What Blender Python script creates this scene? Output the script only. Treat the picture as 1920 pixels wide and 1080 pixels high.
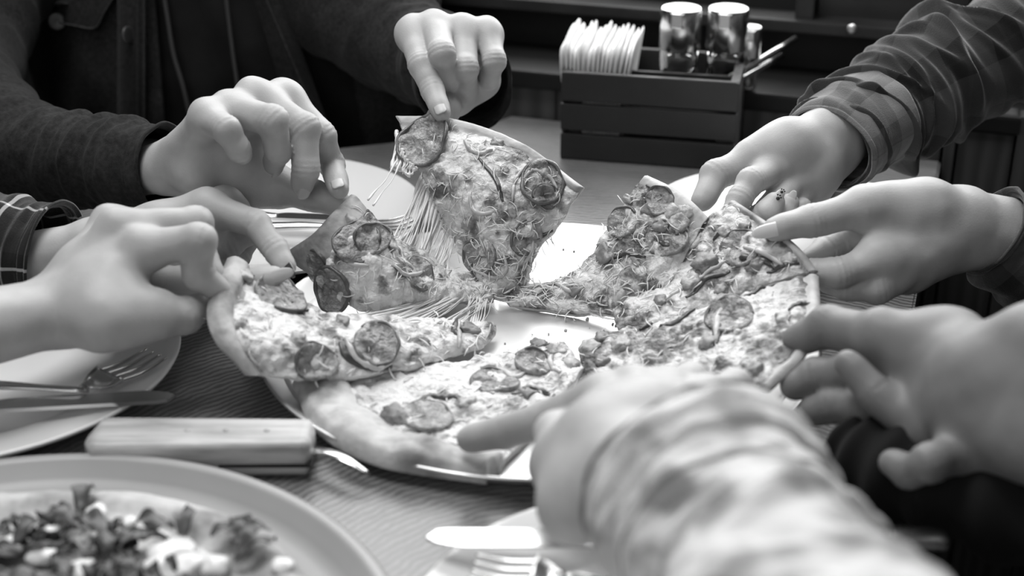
import bpy, bmesh, math, random
import numpy as np
from mathutils import Vector
random.seed(7); RNG = np.random.default_rng(11)
for _o in list(bpy.data.objects): bpy.data.objects.remove(_o)
S = bpy.context.scene; COL = S.collection

# ------------------------------------------------------------------ camera
F = 2666.67; TILT = math.radians(25.0); CT, ST = math.cos(TILT), math.sin(TILT); CH = 0.45
cam = bpy.data.cameras.new('camera'); camo = bpy.data.objects.new('camera', cam); COL.objects.link(camo)
camo.location = (0, 0, CH); camo.rotation_euler = (math.radians(65), 0, 0)
cam.sensor_width = 36; cam.lens = 50.0; cam.clip_start = 0.02; cam.clip_end = 50
cam.dof.use_dof = True; cam.dof.focus_distance = 1.03; cam.dof.aperture_fstop = 4.5
S.camera = camo
# ------------------------------------------------------------------ world, lights, exposure
w = bpy.data.worlds.new('world'); S.world = w; w.use_nodes = True
w.node_tree.nodes['Background'].inputs[0].default_value = (0.5, 0.5, 0.5, 1)
w.node_tree.nodes['Background'].inputs[1].default_value = 0.16
def area(name, loc, target, sx, sy, power):
    l = bpy.data.lights.new(name, 'AREA'); l.shape = 'RECTANGLE'; l.size = sx; l.size_y = sy; l.energy = power
    o = bpy.data.objects.new(name, l); COL.objects.link(o); o.location = loc
    o.rotation_euler = (Vector(target) - Vector(loc)).to_track_quat('-Z', 'Y').to_euler(); return o
area('window_daylight', (0.22, 2.0, 0.78), (0.03, 1.0, 0.1), 1.9, 1.2, 46)
area('overhead_soft_light', (-0.35, 1.05, 1.75), (-0.05, 0.9, 0), 1.0, 0.8, 27)  # unseen soft light from overhead
area('room_fill', (-0.8, -1.5, 1.5), (0, 1.0, 0), 1.8, 1.4, 15)  # added frontal fill from behind the camera, no source there
S.view_settings.view_transform = 'Standard'; S.view_settings.look = 'None'
S.view_settings.exposure = 0.0; S.view_settings.gamma = 1.0; S.view_settings.use_curve_mapping = False

# ------------------------------------------------------------------ helpers
def ray(u, v):
    y = -(v - 540) / F
    return np.array([(u - 960) / F, CT + y * ST, -ST + y * CT])
def Wd(u, v, d): return ray(u, v) * d + np.array([0, 0, CH])          # point seen at pixel u,v at axis depth d
def Wz(u, v, z):                                                     # point seen at pixel u,v at height z
    r = ray(u, v); return r * ((z - CH) / r[2]) + np.array([0, 0, CH])
def proj(P):
    Q = np.asarray(P, float) - np.array([0, 0, CH]); d = Q[..., 1] * CT - Q[..., 2] * ST
    y = Q[..., 1] * ST + Q[..., 2] * CT
    return 960 + F * Q[..., 0] / d, 540 - F * y / d, d
def nrm(a): a = np.asarray(a, float); return a / (np.linalg.norm(a, axis=-1, keepdims=True) + 1e-12)

MATS = {}
def mat(name, col, rough=0.5, metal=0.0, noise=None, bump=None, spec=0.5, sss=0, coat=0, trans=0, sheen=0):
    """noise: list of (scale, detail, dark, lo, hi) multiplying the colour; bump: (scale, strength, distance)"""
    m = bpy.data.materials.new(name); m.use_nodes = True; nt = m.node_tree; N = nt.nodes; L = nt.links
    b = N['Principled BSDF']; b.inputs['Roughness'].default_value = rough; b.inputs['Metallic'].default_value = metal
    b.inputs['Specular IOR Level'].default_value = spec; b.inputs['Coat Weight'].default_value = coat
    b.inputs['Transmission Weight'].default_value = trans
    if sheen: b.inputs['Sheen Weight'].default_value = sheen; b.inputs['Sheen Roughness'].default_value = 0.4
    if sss:
        b.inputs['Subsurface Weight'].default_value = sss; b.inputs['Subsurface Radius'].default_value = (1, 1, 1)
        b.inputs['Subsurface Scale'].default_value = 0.004
    tc = N.new('ShaderNodeTexCoord')
    rgb = N.new('ShaderNodeRGB'); rgb.outputs[0].default_value = (col, col, col, 1); cur = rgb.outputs[0]
    for (sc, det, dark, lo, hi) in (noise or []):
        n = N.new('ShaderNodeTexNoise'); n.inputs['Scale'].default_value = sc; n.inputs['Detail'].default_value = det
        L.new(tc.outputs['Object'], n.inputs['Vector'])
        mr = N.new('ShaderNodeMapRange'); mr.inputs[1].default_value = lo; mr.inputs[2].default_value = hi
        mr.inputs[3].default_value = dark; mr.inputs[4].default_value = 1.0; L.new(n.outputs['Fac'], mr.inputs[0])
        mx = N.new('ShaderNodeMix'); mx.data_type = 'RGBA'; mx.blend_type = 'MULTIPLY'; mx.inputs[0].default_value = 1
        L.new(cur, mx.inputs[6]); L.new(mr.outputs[0], mx.inputs[7]); cur = mx.outputs[2]
    L.new(cur, b.inputs['Base Color'])
    if bump:
        n = N.new('ShaderNodeTexNoise'); n.inputs['Scale'].default_value = bump[0]; n.inputs['Detail'].default_value = 4
        L.new(tc.outputs['Object'], n.inputs['Vector'])
        bp = N.new('ShaderNodeBump'); bp.inputs['Strength'].default_value = bump[1]; bp.inputs['Distance'].default_value = bump[2]
        L.new(n.outputs['Fac'], bp.inputs['Height']); L.new(bp.outputs[0], b.inputs['Normal'])
    MATS[name] = m; return m
def nodes(m): return m.node_tree.nodes, m.node_tree.links, m.node_tree.nodes['Principled BSDF']

def obj(name, verts, faces, m, parent=None, smooth=True, mods=None):
    me = bpy.data.meshes.new(name)
    V = np.asarray(verts, np.float32)
    if isinstance(faces, np.ndarray):
        n = len(faces); me.vertices.add(len(V)); me.vertices.foreach_set('co', V.ravel())
        k = faces.shape[1]; me.loops.add(n * k); me.loops.foreach_set('vertex_index', faces.ravel().astype(np.int32))
        me.polygons.add(n); me.polygons.foreach_set('loop_start', np.arange(0, n * k, k, dtype=np.int32))
        me.update(calc_edges=True)
    else:
        me.from_pydata([tuple(map(float, q)) for q in V], [], faces)
    me.validate()
    if smooth: me.polygons.foreach_set('use_smooth', [True] * len(me.polygons))
    if m: me.materials.append(m)
    o = bpy.data.objects.new(name, me); COL.objects.link(o)
    if parent:
        o.parent = parent; o.matrix_parent_inverse = parent.matrix_basis.inverted()
    return o
def bmobj(name, bm, m, parent=None, smooth=False):
    bmesh.ops.recalc_face_normals(bm, faces=bm.faces)
    me = bpy.data.meshes.new(name); bm.to_mesh(me); bm.free()
    if smooth: me.polygons.foreach_set('use_smooth', [True] * len(me.polygons))
    me.materials.append(m); o = bpy.data.objects.new(name, me); COL.objects.link(o)
    if parent:
        o.parent = parent; o.matrix_parent_inverse = parent.matrix_basis.inverted()
    return o
def tag(o, label=None, cat=None, group=None, kind=None):
    if label: o['label'] = label
    if cat: o['category'] = cat
    if group: o['group'] = group
    if kind: o['kind'] = kind
    return o
def thing(name, loc, label, cat, group=None):
    o = bpy.data.objects.new(name, None); COL.objects.link(o); o.location = tuple(map(float, loc)); o.empty_display_size = 0.02
    return tag(o, label, cat, group)
def boxbm(bm, c, size, axes=None, bev=0.0):
    """box centred c with size along orthonormal axes (rows)"""
    ax = np.eye(3) if axes is None else np.asarray(axes)
    r = bmesh.ops.create_cube(bm, size=1.0)
    vs = r['verts']
    for v in vs:
        p = np.array(c) + ax[0] * v.co.x * size[0] + ax[1] * v.co.y * size[1] + ax[2] * v.co.z * size[2]
        v.co = p
    if bev:
        es = {e for v in vs for e in v.link_edges}
        bmesh.ops.bevel(bm, geom=list(es), offset=bev, segments=2, affect='EDGES', profile=0.7)
def box(name, c, size, m, parent=None, axes=None, bev=0.0):
    bm = bmesh.new(); boxbm(bm, c, size, axes, bev); return bmobj(name, bm, m, parent)
def smooth_path(pts, n):
    P = np.asarray(pts, float); k = len(P)
    if k == 2: t = np.linspace(0, 1, n)[:, None]; return P[0] * (1 - t) + P[1] * t
    Q = np.vstack([2 * P[0] - P[1], P, 2 * P[-1] - P[-2]]); T = np.linspace(0, k - 1, n); out = []
    for t in T:
        i = min(int(t), k - 2); f = t - i; a, b, c, d = Q[i], Q[i + 1], Q[i + 2], Q[i + 3]
        out.append(0.5 * (2 * b + (c - a) * f + (2 * a - 5 * b + 4 * c - d) * f * f + (3 * b - a - 3 * c + d) * f ** 3))
    return np.array(out)
def frames(P):
    T = np.gradient(P, axis=0); T = nrm(T); n = np.cross(T[0], [0, 0, 1.0])
    if np.linalg.norm(n) < 1e-3: n = np.cross(T[0], [1.0, 0, 0])
    n = nrm(n); Ns = []
    for t in T:
        n = nrm(n - t * np.dot(n, t)); Ns.append(n)
    Ns = np.array(Ns); return T, Ns, np.cross(T, Ns)
def tube_data(path, rad, ns=8, flat=1.0, disp=None, caps=True):
    P = np.asarray(path, float); n = len(P); T, A, B = frames(P)
    r = np.interp(np.linspace(0, 1, n), np.linspace(0, 1, len(np.atleast_1d(rad))), np.atleast_1d(rad))
    th = np.linspace(0, 2 * np.pi, ns, endpoint=False)
    c, s = np.cos(th), np.sin(th)
    R = np.repeat(r[:, None], ns, 1)
    if disp is not None: R = R + disp(np.linspace(0, 1, n)[:, None], th[None, :], P)
    V = P[:, None, :] + A[:, None, :] * (c[None, :] * R)[..., None] + B[:, None, :] * (s[None, :] * R * flat)[..., None]
    V = V.reshape(-1, 3); i = np.arange(n - 1)[:, None] * ns; j = np.arange(ns)[None, :]; j2 = (j + 1) % ns
    Fc = np.stack([i + j, i + j2, i + ns + j2, i + ns + j], -1).reshape(-1, 4)
    if caps:
        V = np.vstack([V, P[0], P[-1]]); a = n * ns; jj = np.arange(ns); k2 = (jj + 1) % ns
        c0 = np.stack([np.full(ns, a), k2, jj, jj], -1); c1 = np.stack([np.full(ns, a + 1), (n - 1) * ns + jj, (n - 1) * ns + k2, (n - 1) * ns + k2], -1)
        F2 = [tuple(x) for x in Fc] + [(a, int(k), int(q)) for q, k in zip(jj, k2)] + [(a + 1, int((n - 1) * ns + q), int((n - 1) * ns + k)) for q, k in zip(jj, k2)]
        return V, F2
    return V, Fc
def tube(name, pts, rad, m, parent=None, ns=10, n=None, flat=1.0, disp=None, caps=True, rawpath=False):
    P = np.asarray(pts, float) if rawpath else smooth_path(pts, n or max(4, 6 * len(pts)))
    V, Fc = tube_data(P, rad, ns, flat, disp, caps); return obj(name, V, Fc, m, parent)
def merge(lst):
    V = []; Fc = []; o = 0
    for v, f in lst:
        V.append(np.asarray(v)); Fc += [tuple(int(i) + o for i in q) for q in f]; o += len(v)
    return np.vstack(V), Fc
def lathe_data(prof, c, n=64, axes=None):
    ax = np.eye(3) if axes is None else np.asarray(axes); P = np.array(prof, float); k = len(P)
    th = np.linspace(0, 2 * np.pi, n, endpoint=False)
    V = (np.array(c)[None, None] + ax[0] * (np.cos(th)[:, None, None] * P[None, :, 0:1]) + ax[1] * (np.sin(th)[:, None, None] * P[None, :, 0:1]) + ax[2] * P[None, :, 1:2]).reshape(-1, 3)
    i = np.arange(n)[:, None]; i2 = (i + 1) % n; j = np.arange(k - 1)[None, :]
    return V, np.stack([i * k + j, i2 * k + j, i2 * k + j + 1, i * k + j + 1], -1).reshape(-1, 4)
def lathe(name, prof, c, m, parent=None, n=64, axes=None):
    V, Fc = lathe_data(prof, c, n, axes); o = obj(name, V, Fc, m, parent)
    return o
# value noise
def _h(ix, iy, iz, seed):
    n = (ix * 374761393 + iy * 668265263 + iz * 1442695041 + seed * 974634777) & 0x7fffffff
    n = ((n ^ (n >> 13)) * 1274126177) & 0x7fffffff
    n = (n ^ (n >> 16)) & 0xffff
    return n.astype(np.float32) / 65535.0
def vn(P, scale, seed=0):
    Q = np.asarray(P) * scale + 1000.0; I = np.floor(Q).astype(np.int64); f = (Q - I).astype(np.float32); f = f * f * (3 - 2 * f)
    x, y, z = I[..., 0], I[..., 1], I[..., 2]; fx, fy, fz = f[..., 0], f[..., 1], f[..., 2]
    def L(a, b, t): return a + (b - a) * t
    c = [[[_h(x + i, y + j, z + k, seed) for k in (0, 1)] for j in (0, 1)] for i in (0, 1)]
    a = L(L(c[0][0][0], c[0][0][1], fz), L(c[0][1][0], c[0][1][1], fz), fy)
    b = L(L(c[1][0][0], c[1][0][1], fz), L(c[1][1][0], c[1][1][1], fz), fy)
    return L(a, b, fx) * 2 - 1
def fbm(P, scale, seed=0, o=4, g=0.5):
    s = 0; a = 1.0
    for i in range(o): s = s + a * vn(P, scale * 2 ** i, seed + i); a *= g
    return s
# ------------------------------------------------------------------ signed-distance surfacing (surface nets, evaluated in blocks)
def cone(P, a, b, ra, rb):
    a = np.asarray(a, np.float32); b = np.asarray(b, np.float32); ab = b - a; L2 = float(ab @ ab) + 1e-9
    t = np.clip(((P - a) @ ab) / L2, 0, 1)
    return np.linalg.norm(P - (a + t[:, None] * ab), axis=1) - (ra + (rb - ra) * t)
def smin(a, b, k):
    h = np.maximum(k - np.abs(a - b), 0) / k; return np.minimum(a, b) - h * h * k * 0.25
def sdf_mesh(f, lo, hi, h):
    lo = np.asarray(lo, float); hi = np.asarray(hi, float); B = 8
    nb = np.ceil((hi - lo) / (h * B)).astype(int); n = nb * B
    V = np.ones(n + 1, np.float32)
    bi = np.stack(np.meshgrid(*[np.arange(k) for k in nb], indexing='ij'), -1).reshape(-1, 3)
    cen = lo + (bi + 0.5) * h * B
    dc = f(cen.astype(np.float32)); act = np.abs(dc) < h * B * 0.95 + 0.003
    for (q, d) in zip(bi[~act], dc[~act]):
        if d < 0: V[q[0]*B:q[0]*B+B+1, q[1]*B:q[1]*B+B+1, q[2]*B:q[2]*B+B+1] = -1
    g = np.stack(np.meshgrid(*[np.arange(B + 1)] * 3, indexing='ij'), -1).reshape(-1, 3)
    ab = bi[act]; CH_ = 400
    for s in range(0, len(ab), CH_):
        q = ab[s:s + CH_]; idx = (q[:, None, :] * B + g[None]).reshape(-1, 3)
        V[idx[:, 0], idx[:, 1], idx[:, 2]] = f((lo + idx * h).astype(np.float32))
    ins = V < 0; c = 0
    cnt = sum(ins[i:n[0]+i, j:n[1]+j, k:n[2]+k].astype(np.int8) for i in (0, 1) for j in (0, 1) for k in (0, 1))
    cells = np.argwhere((cnt > 0) & (cnt < 8)); m = len(cells)
    ID = -np.ones(n, np.int64); ID[cells[:, 0], cells[:, 1], cells[:, 2]] = np.arange(m)
    acc = np.zeros((m, 3)); num = np.zeros(m); cor = [(i, j, k) for i in (0, 1) for j in (0, 1) for k in (0, 1)]
    for a in range(8):
        for b in range(a + 1, 8):
            A = np.array(cor[a]); C = np.array(cor[b])
            if np.abs(A - C).sum() != 1: continue
            va = V[tuple((cells + A).T)]; vb = V[tuple((cells + C).T)]
            ok = (va < 0) != (vb < 0); t = np.where(ok, va / np.where(ok, va - vb, 1), 0)
            acc += ok[:, None] * (A + t[:, None] * (C - A)); num += ok
    P = lo + (cells + acc / num[:, None]) * h
    faces = []
    for ax in range(3):
        u, v = (ax + 1) % 3, (ax + 2) % 3
        sl0 = [slice(None)] * 3; sl1 = [slice(None)] * 3; sl0[ax] = slice(0, n[ax]); sl1[ax] = slice(1, n[ax] + 1)
        a = ins[tuple(sl0)]; b = ins[tuple(sl1)]; e = np.argwhere(a != b)
        e = e[(e[:, u] > 0) & (e[:, v] > 0) & (e[:, u] < n[u]) & (e[:, v] < n[v])]
        du = np.zeros(3, int); du[u] = 1; dv = np.zeros(3, int); dv[v] = 1
        q = [ID[tuple((e - x).T)] for x in (du * 0, du, du + dv, dv)]
        q = np.stack(q, -1); s = a[tuple(e.T)]; q[~s] = q[~s][:, ::-1]; faces.append(q[:, :])
    Fc = np.vstack(faces); Fc = Fc[(Fc >= 0).all(1)]
    return P, Fc
# ------------------------------------------------------------------ materials
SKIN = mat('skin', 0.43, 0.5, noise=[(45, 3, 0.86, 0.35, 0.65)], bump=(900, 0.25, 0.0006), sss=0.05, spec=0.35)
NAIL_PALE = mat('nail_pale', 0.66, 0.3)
SKIN_D = mat('skin_shaded', 0.18, 0.5, noise=[(45, 3, 0.86, 0.35, 0.65)], bump=(900, 0.25, 0.0006), sss=0.1, spec=0.35)  # shade of the upturned palm put into a darker skin colour
NAIL = mat('nail_bare', 0.43, 0.42, spec=0.5)
NAIL_DARK = mat('nail_dark_polish', 0.035, 0.12, spec=0.7)
INK = mat('black_print', 0.01, 0.5)
CERAMIC = mat('white_glazed_ceramic', 0.78, 0.18, spec=0.5)
STEEL = mat('polished_steel', 0.62, 0.22, metal=1.0)
TRAYM = mat('brushed_aluminium', 0.85, 0.40, metal=0.9, noise=[(14, 3, 0.85, 0.3, 0.7)], bump=(60, 0.05, 0.002))
DENIM = mat('dark_denim', 0.034, 0.9, noise=[(300, 2, 0.5, 0.3, 0.7), (20, 3, 0.6, 0.3, 0.7)], bump=(1400, 0.5, 0.0008), spec=0.1, sheen=0.04)
DENIM_SEAM = mat('denim_seam', 0.06, 0.9, noise=[(500, 2, 0.4, 0.3, 0.7)], spec=0.15)
HOODIE = mat('dark_jersey', 0.016, 0.95, noise=[(30, 3, 0.6, 0.3, 0.7)], bump=(1500, 0.3, 0.0005), spec=0.1, sheen=0.03)
CORD = mat('hoodie_cord', 0.05, 0.8, bump=(2500, 0.6, 0.0006), spec=0.2)
BUTTON = mat('dull_metal_button', 0.10, 0.45, metal=0.8)
BLACKCLOTH = mat('black_cloth', 0.012, 0.9, bump=(1200, 0.4, 0.0008), spec=0.15, sheen=0.03)
KNIT = mat('pale_knit', 0.60, 0.9, noise=[(38, 1, 0.42, 0.36, 0.52)], bump=(500, 0.5, 0.002), spec=0.15, sheen=0.15)
DOUGH = mat('baked_dough', 0.54, 0.62, noise=[(24, 4, 0.36, 0.36, 0.54), (90, 4, 0.78, 0.3, 0.6)], bump=(160, 0.4, 0.002), spec=0.3)
SAUS = mat('sausage_slice', 0.36, 0.36, noise=[(120, 4, 0.45, 0.35, 0.6), (380, 3, 0.6, 0.3, 0.6)], bump=(420, 0.8, 0.002), spec=0.6, coat=0.15)
RIND = mat('browned_rind', 0.13, 0.35, noise=[(200, 3, 0.5, 0.3, 0.7)], bump=(400, 0.5, 0.001), spec=0.6)
HAM2 = mat('pale_ham_chunk', 0.48, 0.4, noise=[(90, 4, 0.45, 0.35, 0.6)], bump=(300, 0.6, 0.0015), spec=0.5)
HAM = mat('ham_chunk', 0.28, 0.42, noise=[(70, 3, 0.5, 0.35, 0.6)], bump=(300, 0.5, 0.0015), spec=0.55)
ONION = mat('onion_strip', 0.56, 0.3, noise=[(60, 2, 0.6, 0.3, 0.6)], spec=0.5)
STRAND = mat('melted_cheese_strand', 0.72, 0.3, spec=0.5, sss=0.1)
PEPPER = mat('dark_pepper_strip', 0.07, 0.35, noise=[(80, 3, 0.5, 0.3, 0.7)], spec=0.6)
LEAF2 = mat('grey_green_leaf', 0.12, 0.5, noise=[(60, 3, 0.4, 0.3, 0.7)])
LEAF = mat('dark_herb_leaf', 0.03, 0.5, noise=[(60, 3, 0.4, 0.3, 0.7)], spec=0.5)
WOOD_HANDLE = mat('pale_wood_handle', 0.46, 0.45, bump=(200, 0.1, 0.001))
PAPER = mat('white_paper', 0.80, 0.85, bump=(300, 0.15, 0.001), spec=0.2)
CRATEM = mat('dark_stained_wood', 0.022, 0.55, noise=[(18, 4, 0.55, 0.3, 0.7)], bump=(150, 0.25, 0.001))
CRATE_WEAR_LIT = mat('crate_wear_and_lit_side', 0.12, 0.6, noise=[(60, 4, 0.5, 0.3, 0.7)])
BOARDM = mat('grey_serving_board', 0.33, 0.4, noise=[(12, 3, 0.85, 0.3, 0.7)])
SCREW = mat('screw_steel', 0.5, 0.35, metal=1)
def cheese_mat():
    m = mat('melted_cheese', 0.7, 0.36, spec=0.5, sss=0.06); N, L, b = nodes(m)
    a = N.new('ShaderNodeAttribute'); a.attribute_name = 'melt'
    tc = N.new('ShaderNodeTexCoord')
    n1 = N.new('ShaderNodeTexNoise'); n1.inputs['Scale'].default_value = 75; n1.inputs['Detail'].default_value = 6; n1.inputs['Roughness'].default_value = 0.65
    n2 = N.new('ShaderNodeTexNoise'); n2.inputs['Scale'].default_value = 330; n2.inputs['Detail'].default_value = 3
    for n in (n1, n2): L.new(tc.outputs['Object'], n.inputs['Vector'])
    ad = N.new('ShaderNodeMath'); ad.operation = 'MULTIPLY_ADD'; ad.inputs[1].default_value = 0.95; L.new(n1.outputs['Fac'], ad.inputs[0]); L.new(a.outputs['Fac'], ad.inputs[2])
    a2 = N.new('ShaderNodeMath'); a2.operation = 'MULTIPLY_ADD'; a2.inputs[1].default_value = 0.35; L.new(n2.outputs['Fac'], a2.inputs[0]); L.new(ad.outputs[0], a2.inputs[2])
    cr = N.new('ShaderNodeValToRGB'); e = cr.color_ramp.elements
    e[0].position = 0.55; e[0].color = (0.09, 0.09, 0.09, 1); e[1].position = 1.04; e[1].color = (0.68, 0.68, 0.68, 1)
    for p, c in ((0.70, 0.20), (0.80, 0.40), (0.90, 0.58)):
        q = cr.color_ramp.elements.new(p); q.color = (c, c, c, 1)
    mr = N.new('ShaderNodeMath'); mr.operation = 'MULTIPLY'; mr.inputs[1].default_value = 1.0
    L.new(a2.outputs[0], mr.inputs[0]); L.new(mr.outputs[0], cr.inputs[0]); L.new(cr.outputs[0], b.inputs['Base Color'])
    bp = N.new('ShaderNodeBump'); bp.inputs['Strength'].default_value = 0.8; bp.inputs['Distance'].default_value = 0.003
    n3 = N.new('ShaderNodeTexNoise'); n3.inputs['Scale'].default_value = 260; n3.inputs['Detail'].default_value = 5; L.new(tc.outputs['Object'], n3.inputs['Vector'])
    L.new(n3.outputs['Fac'], bp.inputs['Height']); L.new(bp.outputs[0], b.inputs['Normal'])
    return m
CHEESE = cheese_mat()
def wave_wood(name, c0, c1, rough, mode, scale, rot=0.0, center=(0, 0, 0), dist=2.0, stretch=1.0, bumpd=0.0006):
    m = mat(name, 0.5, rough, spec=0.45); N, L, b = nodes(m)
    geo = N.new('ShaderNodeNewGeometry'); mp = N.new('ShaderNodeMapping')
    mp.vector_type = 'TEXTURE'; mp.inputs['Location'].default_value = center; mp.inputs['Rotation'].default_value = (0, 0, rot)
    mp.inputs['Scale'].default_value = (1, stretch, stretch)
    L.new(geo.outputs['Position'], mp.inputs['Vector'])
    wv = N.new('ShaderNodeTexWave'); wv.wave_type = mode
    if mode == 'RINGS': wv.rings_direction = 'Z'
    wv.inputs['Scale'].default_value = scale; wv.inputs['Distortion'].default_value = dist; wv.inputs['Detail'].default_value = 3; wv.inputs['Detail Scale'].default_value = 1.2
    L.new(mp.outputs[0], wv.inputs['Vector'])
    n = N.new('ShaderNodeTexNoise'); n.inputs['Scale'].default_value = 9; n.inputs['Detail'].default_value = 4; L.new(mp.outputs[0], n.inputs['Vector'])
    ad = N.new('ShaderNodeMath'); ad.operation = 'MULTIPLY_ADD'; ad.inputs[1].default_value = 0.48; L.new(wv.outputs['Fac'], ad.inputs[0]); L.new(n.outputs['Fac'], ad.inputs[2])
    cr = N.new('ShaderNodeValToRGB'); e = cr.color_ramp.elements; e[0].position = 0.35; e[0].color = (c0, c0, c0, 1); e[1].position = 1.0; e[1].color = (c1, c1, c1, 1)
    L.new(ad.outputs[0], cr.inputs[0]); L.new(cr.outputs[0], b.inputs['Base Color'])
    bp = N.new('ShaderNodeBump'); bp.inputs['Strength'].default_value = 0.35; bp.inputs['Distance'].default_value = bumpd
    L.new(wv.outputs['Fac'], bp.inputs['Height']); L.new(bp.outputs[0], b.inputs['Normal'])
    return m
TABLEM = None
TABLEM = wave_wood('table_wood', 0.05, 0.19, 0.38, 'RINGS', 64, center=(0.03, 0.55, 0), dist=5.0)
_b = TABLEM.node_tree.nodes['Principled BSDF']; _b.inputs['Coat Weight'].default_value = 0.35; _b.inputs['Coat Roughness'].default_value = 0.22
TH = math.radians(18.5)
A3 = np.array([math.cos(TH), -math.sin(TH), 0]); B3 = np.array([math.sin(TH), math.cos(TH), 0]); Z3 = np.array([0, 0, 1.0])
C0 = np.array([0.398, 1.246, 0])
def TP(a, b, z): return C0 + A3 * a + B3 * b + Z3 * z
PANELM = wave_wood('wainscot_wood', 0.045, 0.10, 0.5, 'BANDS', 16, rot=-TH, dist=4, stretch=6)
PLANKM = wave_wood('bench_wood', 0.03, 0.07, 0.45, 'BANDS', 22, rot=-TH, dist=5, stretch=7)
DARKW = mat('dark_wall_wood', 0.006, 0.6, noise=[(9, 4, 0.5, 0.3, 0.7)], spec=0.4)
DARKP = mat('dark_wall_panel', 0.03, 0.45, noise=[(14, 5, 0.35, 0.3, 0.7)], spec=0.4)
FLOORM = mat('dark_floor', 0.02, 0.6, noise=[(3, 3, 0.7, 0.3, 0.7)])
AX = [A3, B3, Z3]
def plaid_mat(name, base, line, mid):
    m = mat(name, base, 0.92, spec=0.12, sheen=0.45); N, L, b = nodes(m)
    uv = N.new('ShaderNodeUVMap'); sp = N.new('ShaderNodeSeparateXYZ'); L.new(uv.outputs[0], sp.inputs[0])
    prev = None
    def stripe(sock, per, off, wd):
        a = N.new('ShaderNodeMath'); a.operation = 'MULTIPLY_ADD'; a.inputs[1].default_value = 1 / per; a.inputs[2].default_value = off; L.new(sock, a.inputs[0])
        f = N.new('ShaderNodeMath'); f.operation = 'FRACT'; L.new(a.outputs[0], f.inputs[0])
        l = N.new('ShaderNodeMath'); l.operation = 'LESS_THAN'; l.inputs[1].default_value = wd; L.new(f.outputs[0], l.inputs[0]); return l.outputs[0]
    def add(a, b_, k=1.0):
        q = N.new('ShaderNodeMath'); q.operation = 'MULTIPLY_ADD'; q.inputs[1].default_value = k; L.new(a, q.inputs[0])
        if b_ is None: q.inputs[2].default_value = 0
        else: L.new(b_, q.inputs[2])
        return q.outputs[0]
    tot = None
    for k in (0, 1):
        tot = add(stripe(sp.outputs[k], 0.052, 0.2, 0.5), tot, mid)
        tot = add(stripe(sp.outputs[k], 0.052, 0.45, 0.045), tot, line)
    q = N.new('ShaderNodeMath'); q.operation = 'ADD'; q.inputs[1].default_value = base; L.new(tot, q.inputs[0])
    L.new(q.outputs[0], b.inputs['Base Color'])
    tc = N.new('ShaderNodeTexCoord'); n = N.new('ShaderNodeTexNoise'); n.inputs['Scale'].default_value = 1200; L.new(tc.outputs['Object'], n.inputs['Vector'])
    bp = N.new('ShaderNodeBump'); bp.inputs['Strength'].default_value = 0.5; bp.inputs['Distance'].default_value = 0.001
    L.new(n.outputs['Fac'], bp.inputs['Height']); L.new(bp.outputs[0], b.inputs['Normal']); return m
PLAID = plaid_mat('dark_plaid_flannel', 0.020, 0.004, 0.022)
CUFFM = plaid_mat('pale_plaid_cuff', 0.085, 0.02, 0.05)
PLAIDL = plaid_mat('plaid_with_pale_lines', 0.010, 0.30, 0.006)
def mk_wood_handle():
    m = MATS['pale_wood_handle']; N, L, b = nodes(m)
    tc = N.new('ShaderNodeTexCoord'); mp = N.new('ShaderNodeMapping'); mp.inputs['Scale'].default_value = (12, 90, 90); L.new(tc.outputs['Object'], mp.inputs[0])
    n = N.new('ShaderNodeTexNoise'); n.inputs['Scale'].default_value = 1.5; n.inputs['Detail'].default_value = 5; L.new(mp.outputs[0], n.inputs['Vector'])
    cr = N.new('ShaderNodeValToRGB'); e = cr.color_ramp.elements; e[0].position = 0.3; e[0].color = (0.24, 0.24, 0.24, 1); e[1].position = 0.62; e[1].color = (0.52, 0.52, 0.52, 1)
    L.new(n.outputs['Fac'], cr.inputs[0]); L.new(cr.outputs[0], b.inputs['Base Color'])
mk_wood_handle()
GLASS = mat('clear_glass', 0.95, 0.03, trans=1.0); MATS['clear_glass'].node_tree.nodes['Principled BSDF'].inputs['IOR'].default_value = 1.45
SPICE = mat('dark_spice', 0.03, 0.8, noise=[(400, 2, 0.3, 0.3, 0.7)])

# ------------------------------------------------------------------ setting
def struct(name, c, size, m, axes=AX, bev=0):
    o = box(name, c, size, m, None, axes, bev); o['kind'] = 'structure'; return o
struct('floor', (0, 1.0, -0.76), (6, 6, 0.02), FLOORM)
wb = struct('wall_back', TP(0.36, 0.165, -0.30), (1.84, 0.10, 0.90), DARKW)
wf = struct('wall_back', TP(-0.4, 0.57, -0.30), (3.4, 0.10, 0.90), DARKW)
wn = struct('window_1', TP(-0.35, 0.565, 0.16), (2.3, 0.12, 0.022), DARKW, bev=.002)       # sill, just above the picture
box('window_head', TP(-0.35, 0.565, 1.46), (2.3, 0.12, 0.06), DARKW, wn, AX, 0.002)
for a_ in (-1.48, -0.72, 0.02, 0.78): box('window_frame', TP(a_, 0.565, 0.80), (0.035, 0.06, 1.26), DARKW, wn, AX, 0.002)
struct('wall_left', TP(-1.95, -1.2, 0.45), (0.08, 2.9, 2.4), DARKW)
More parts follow.
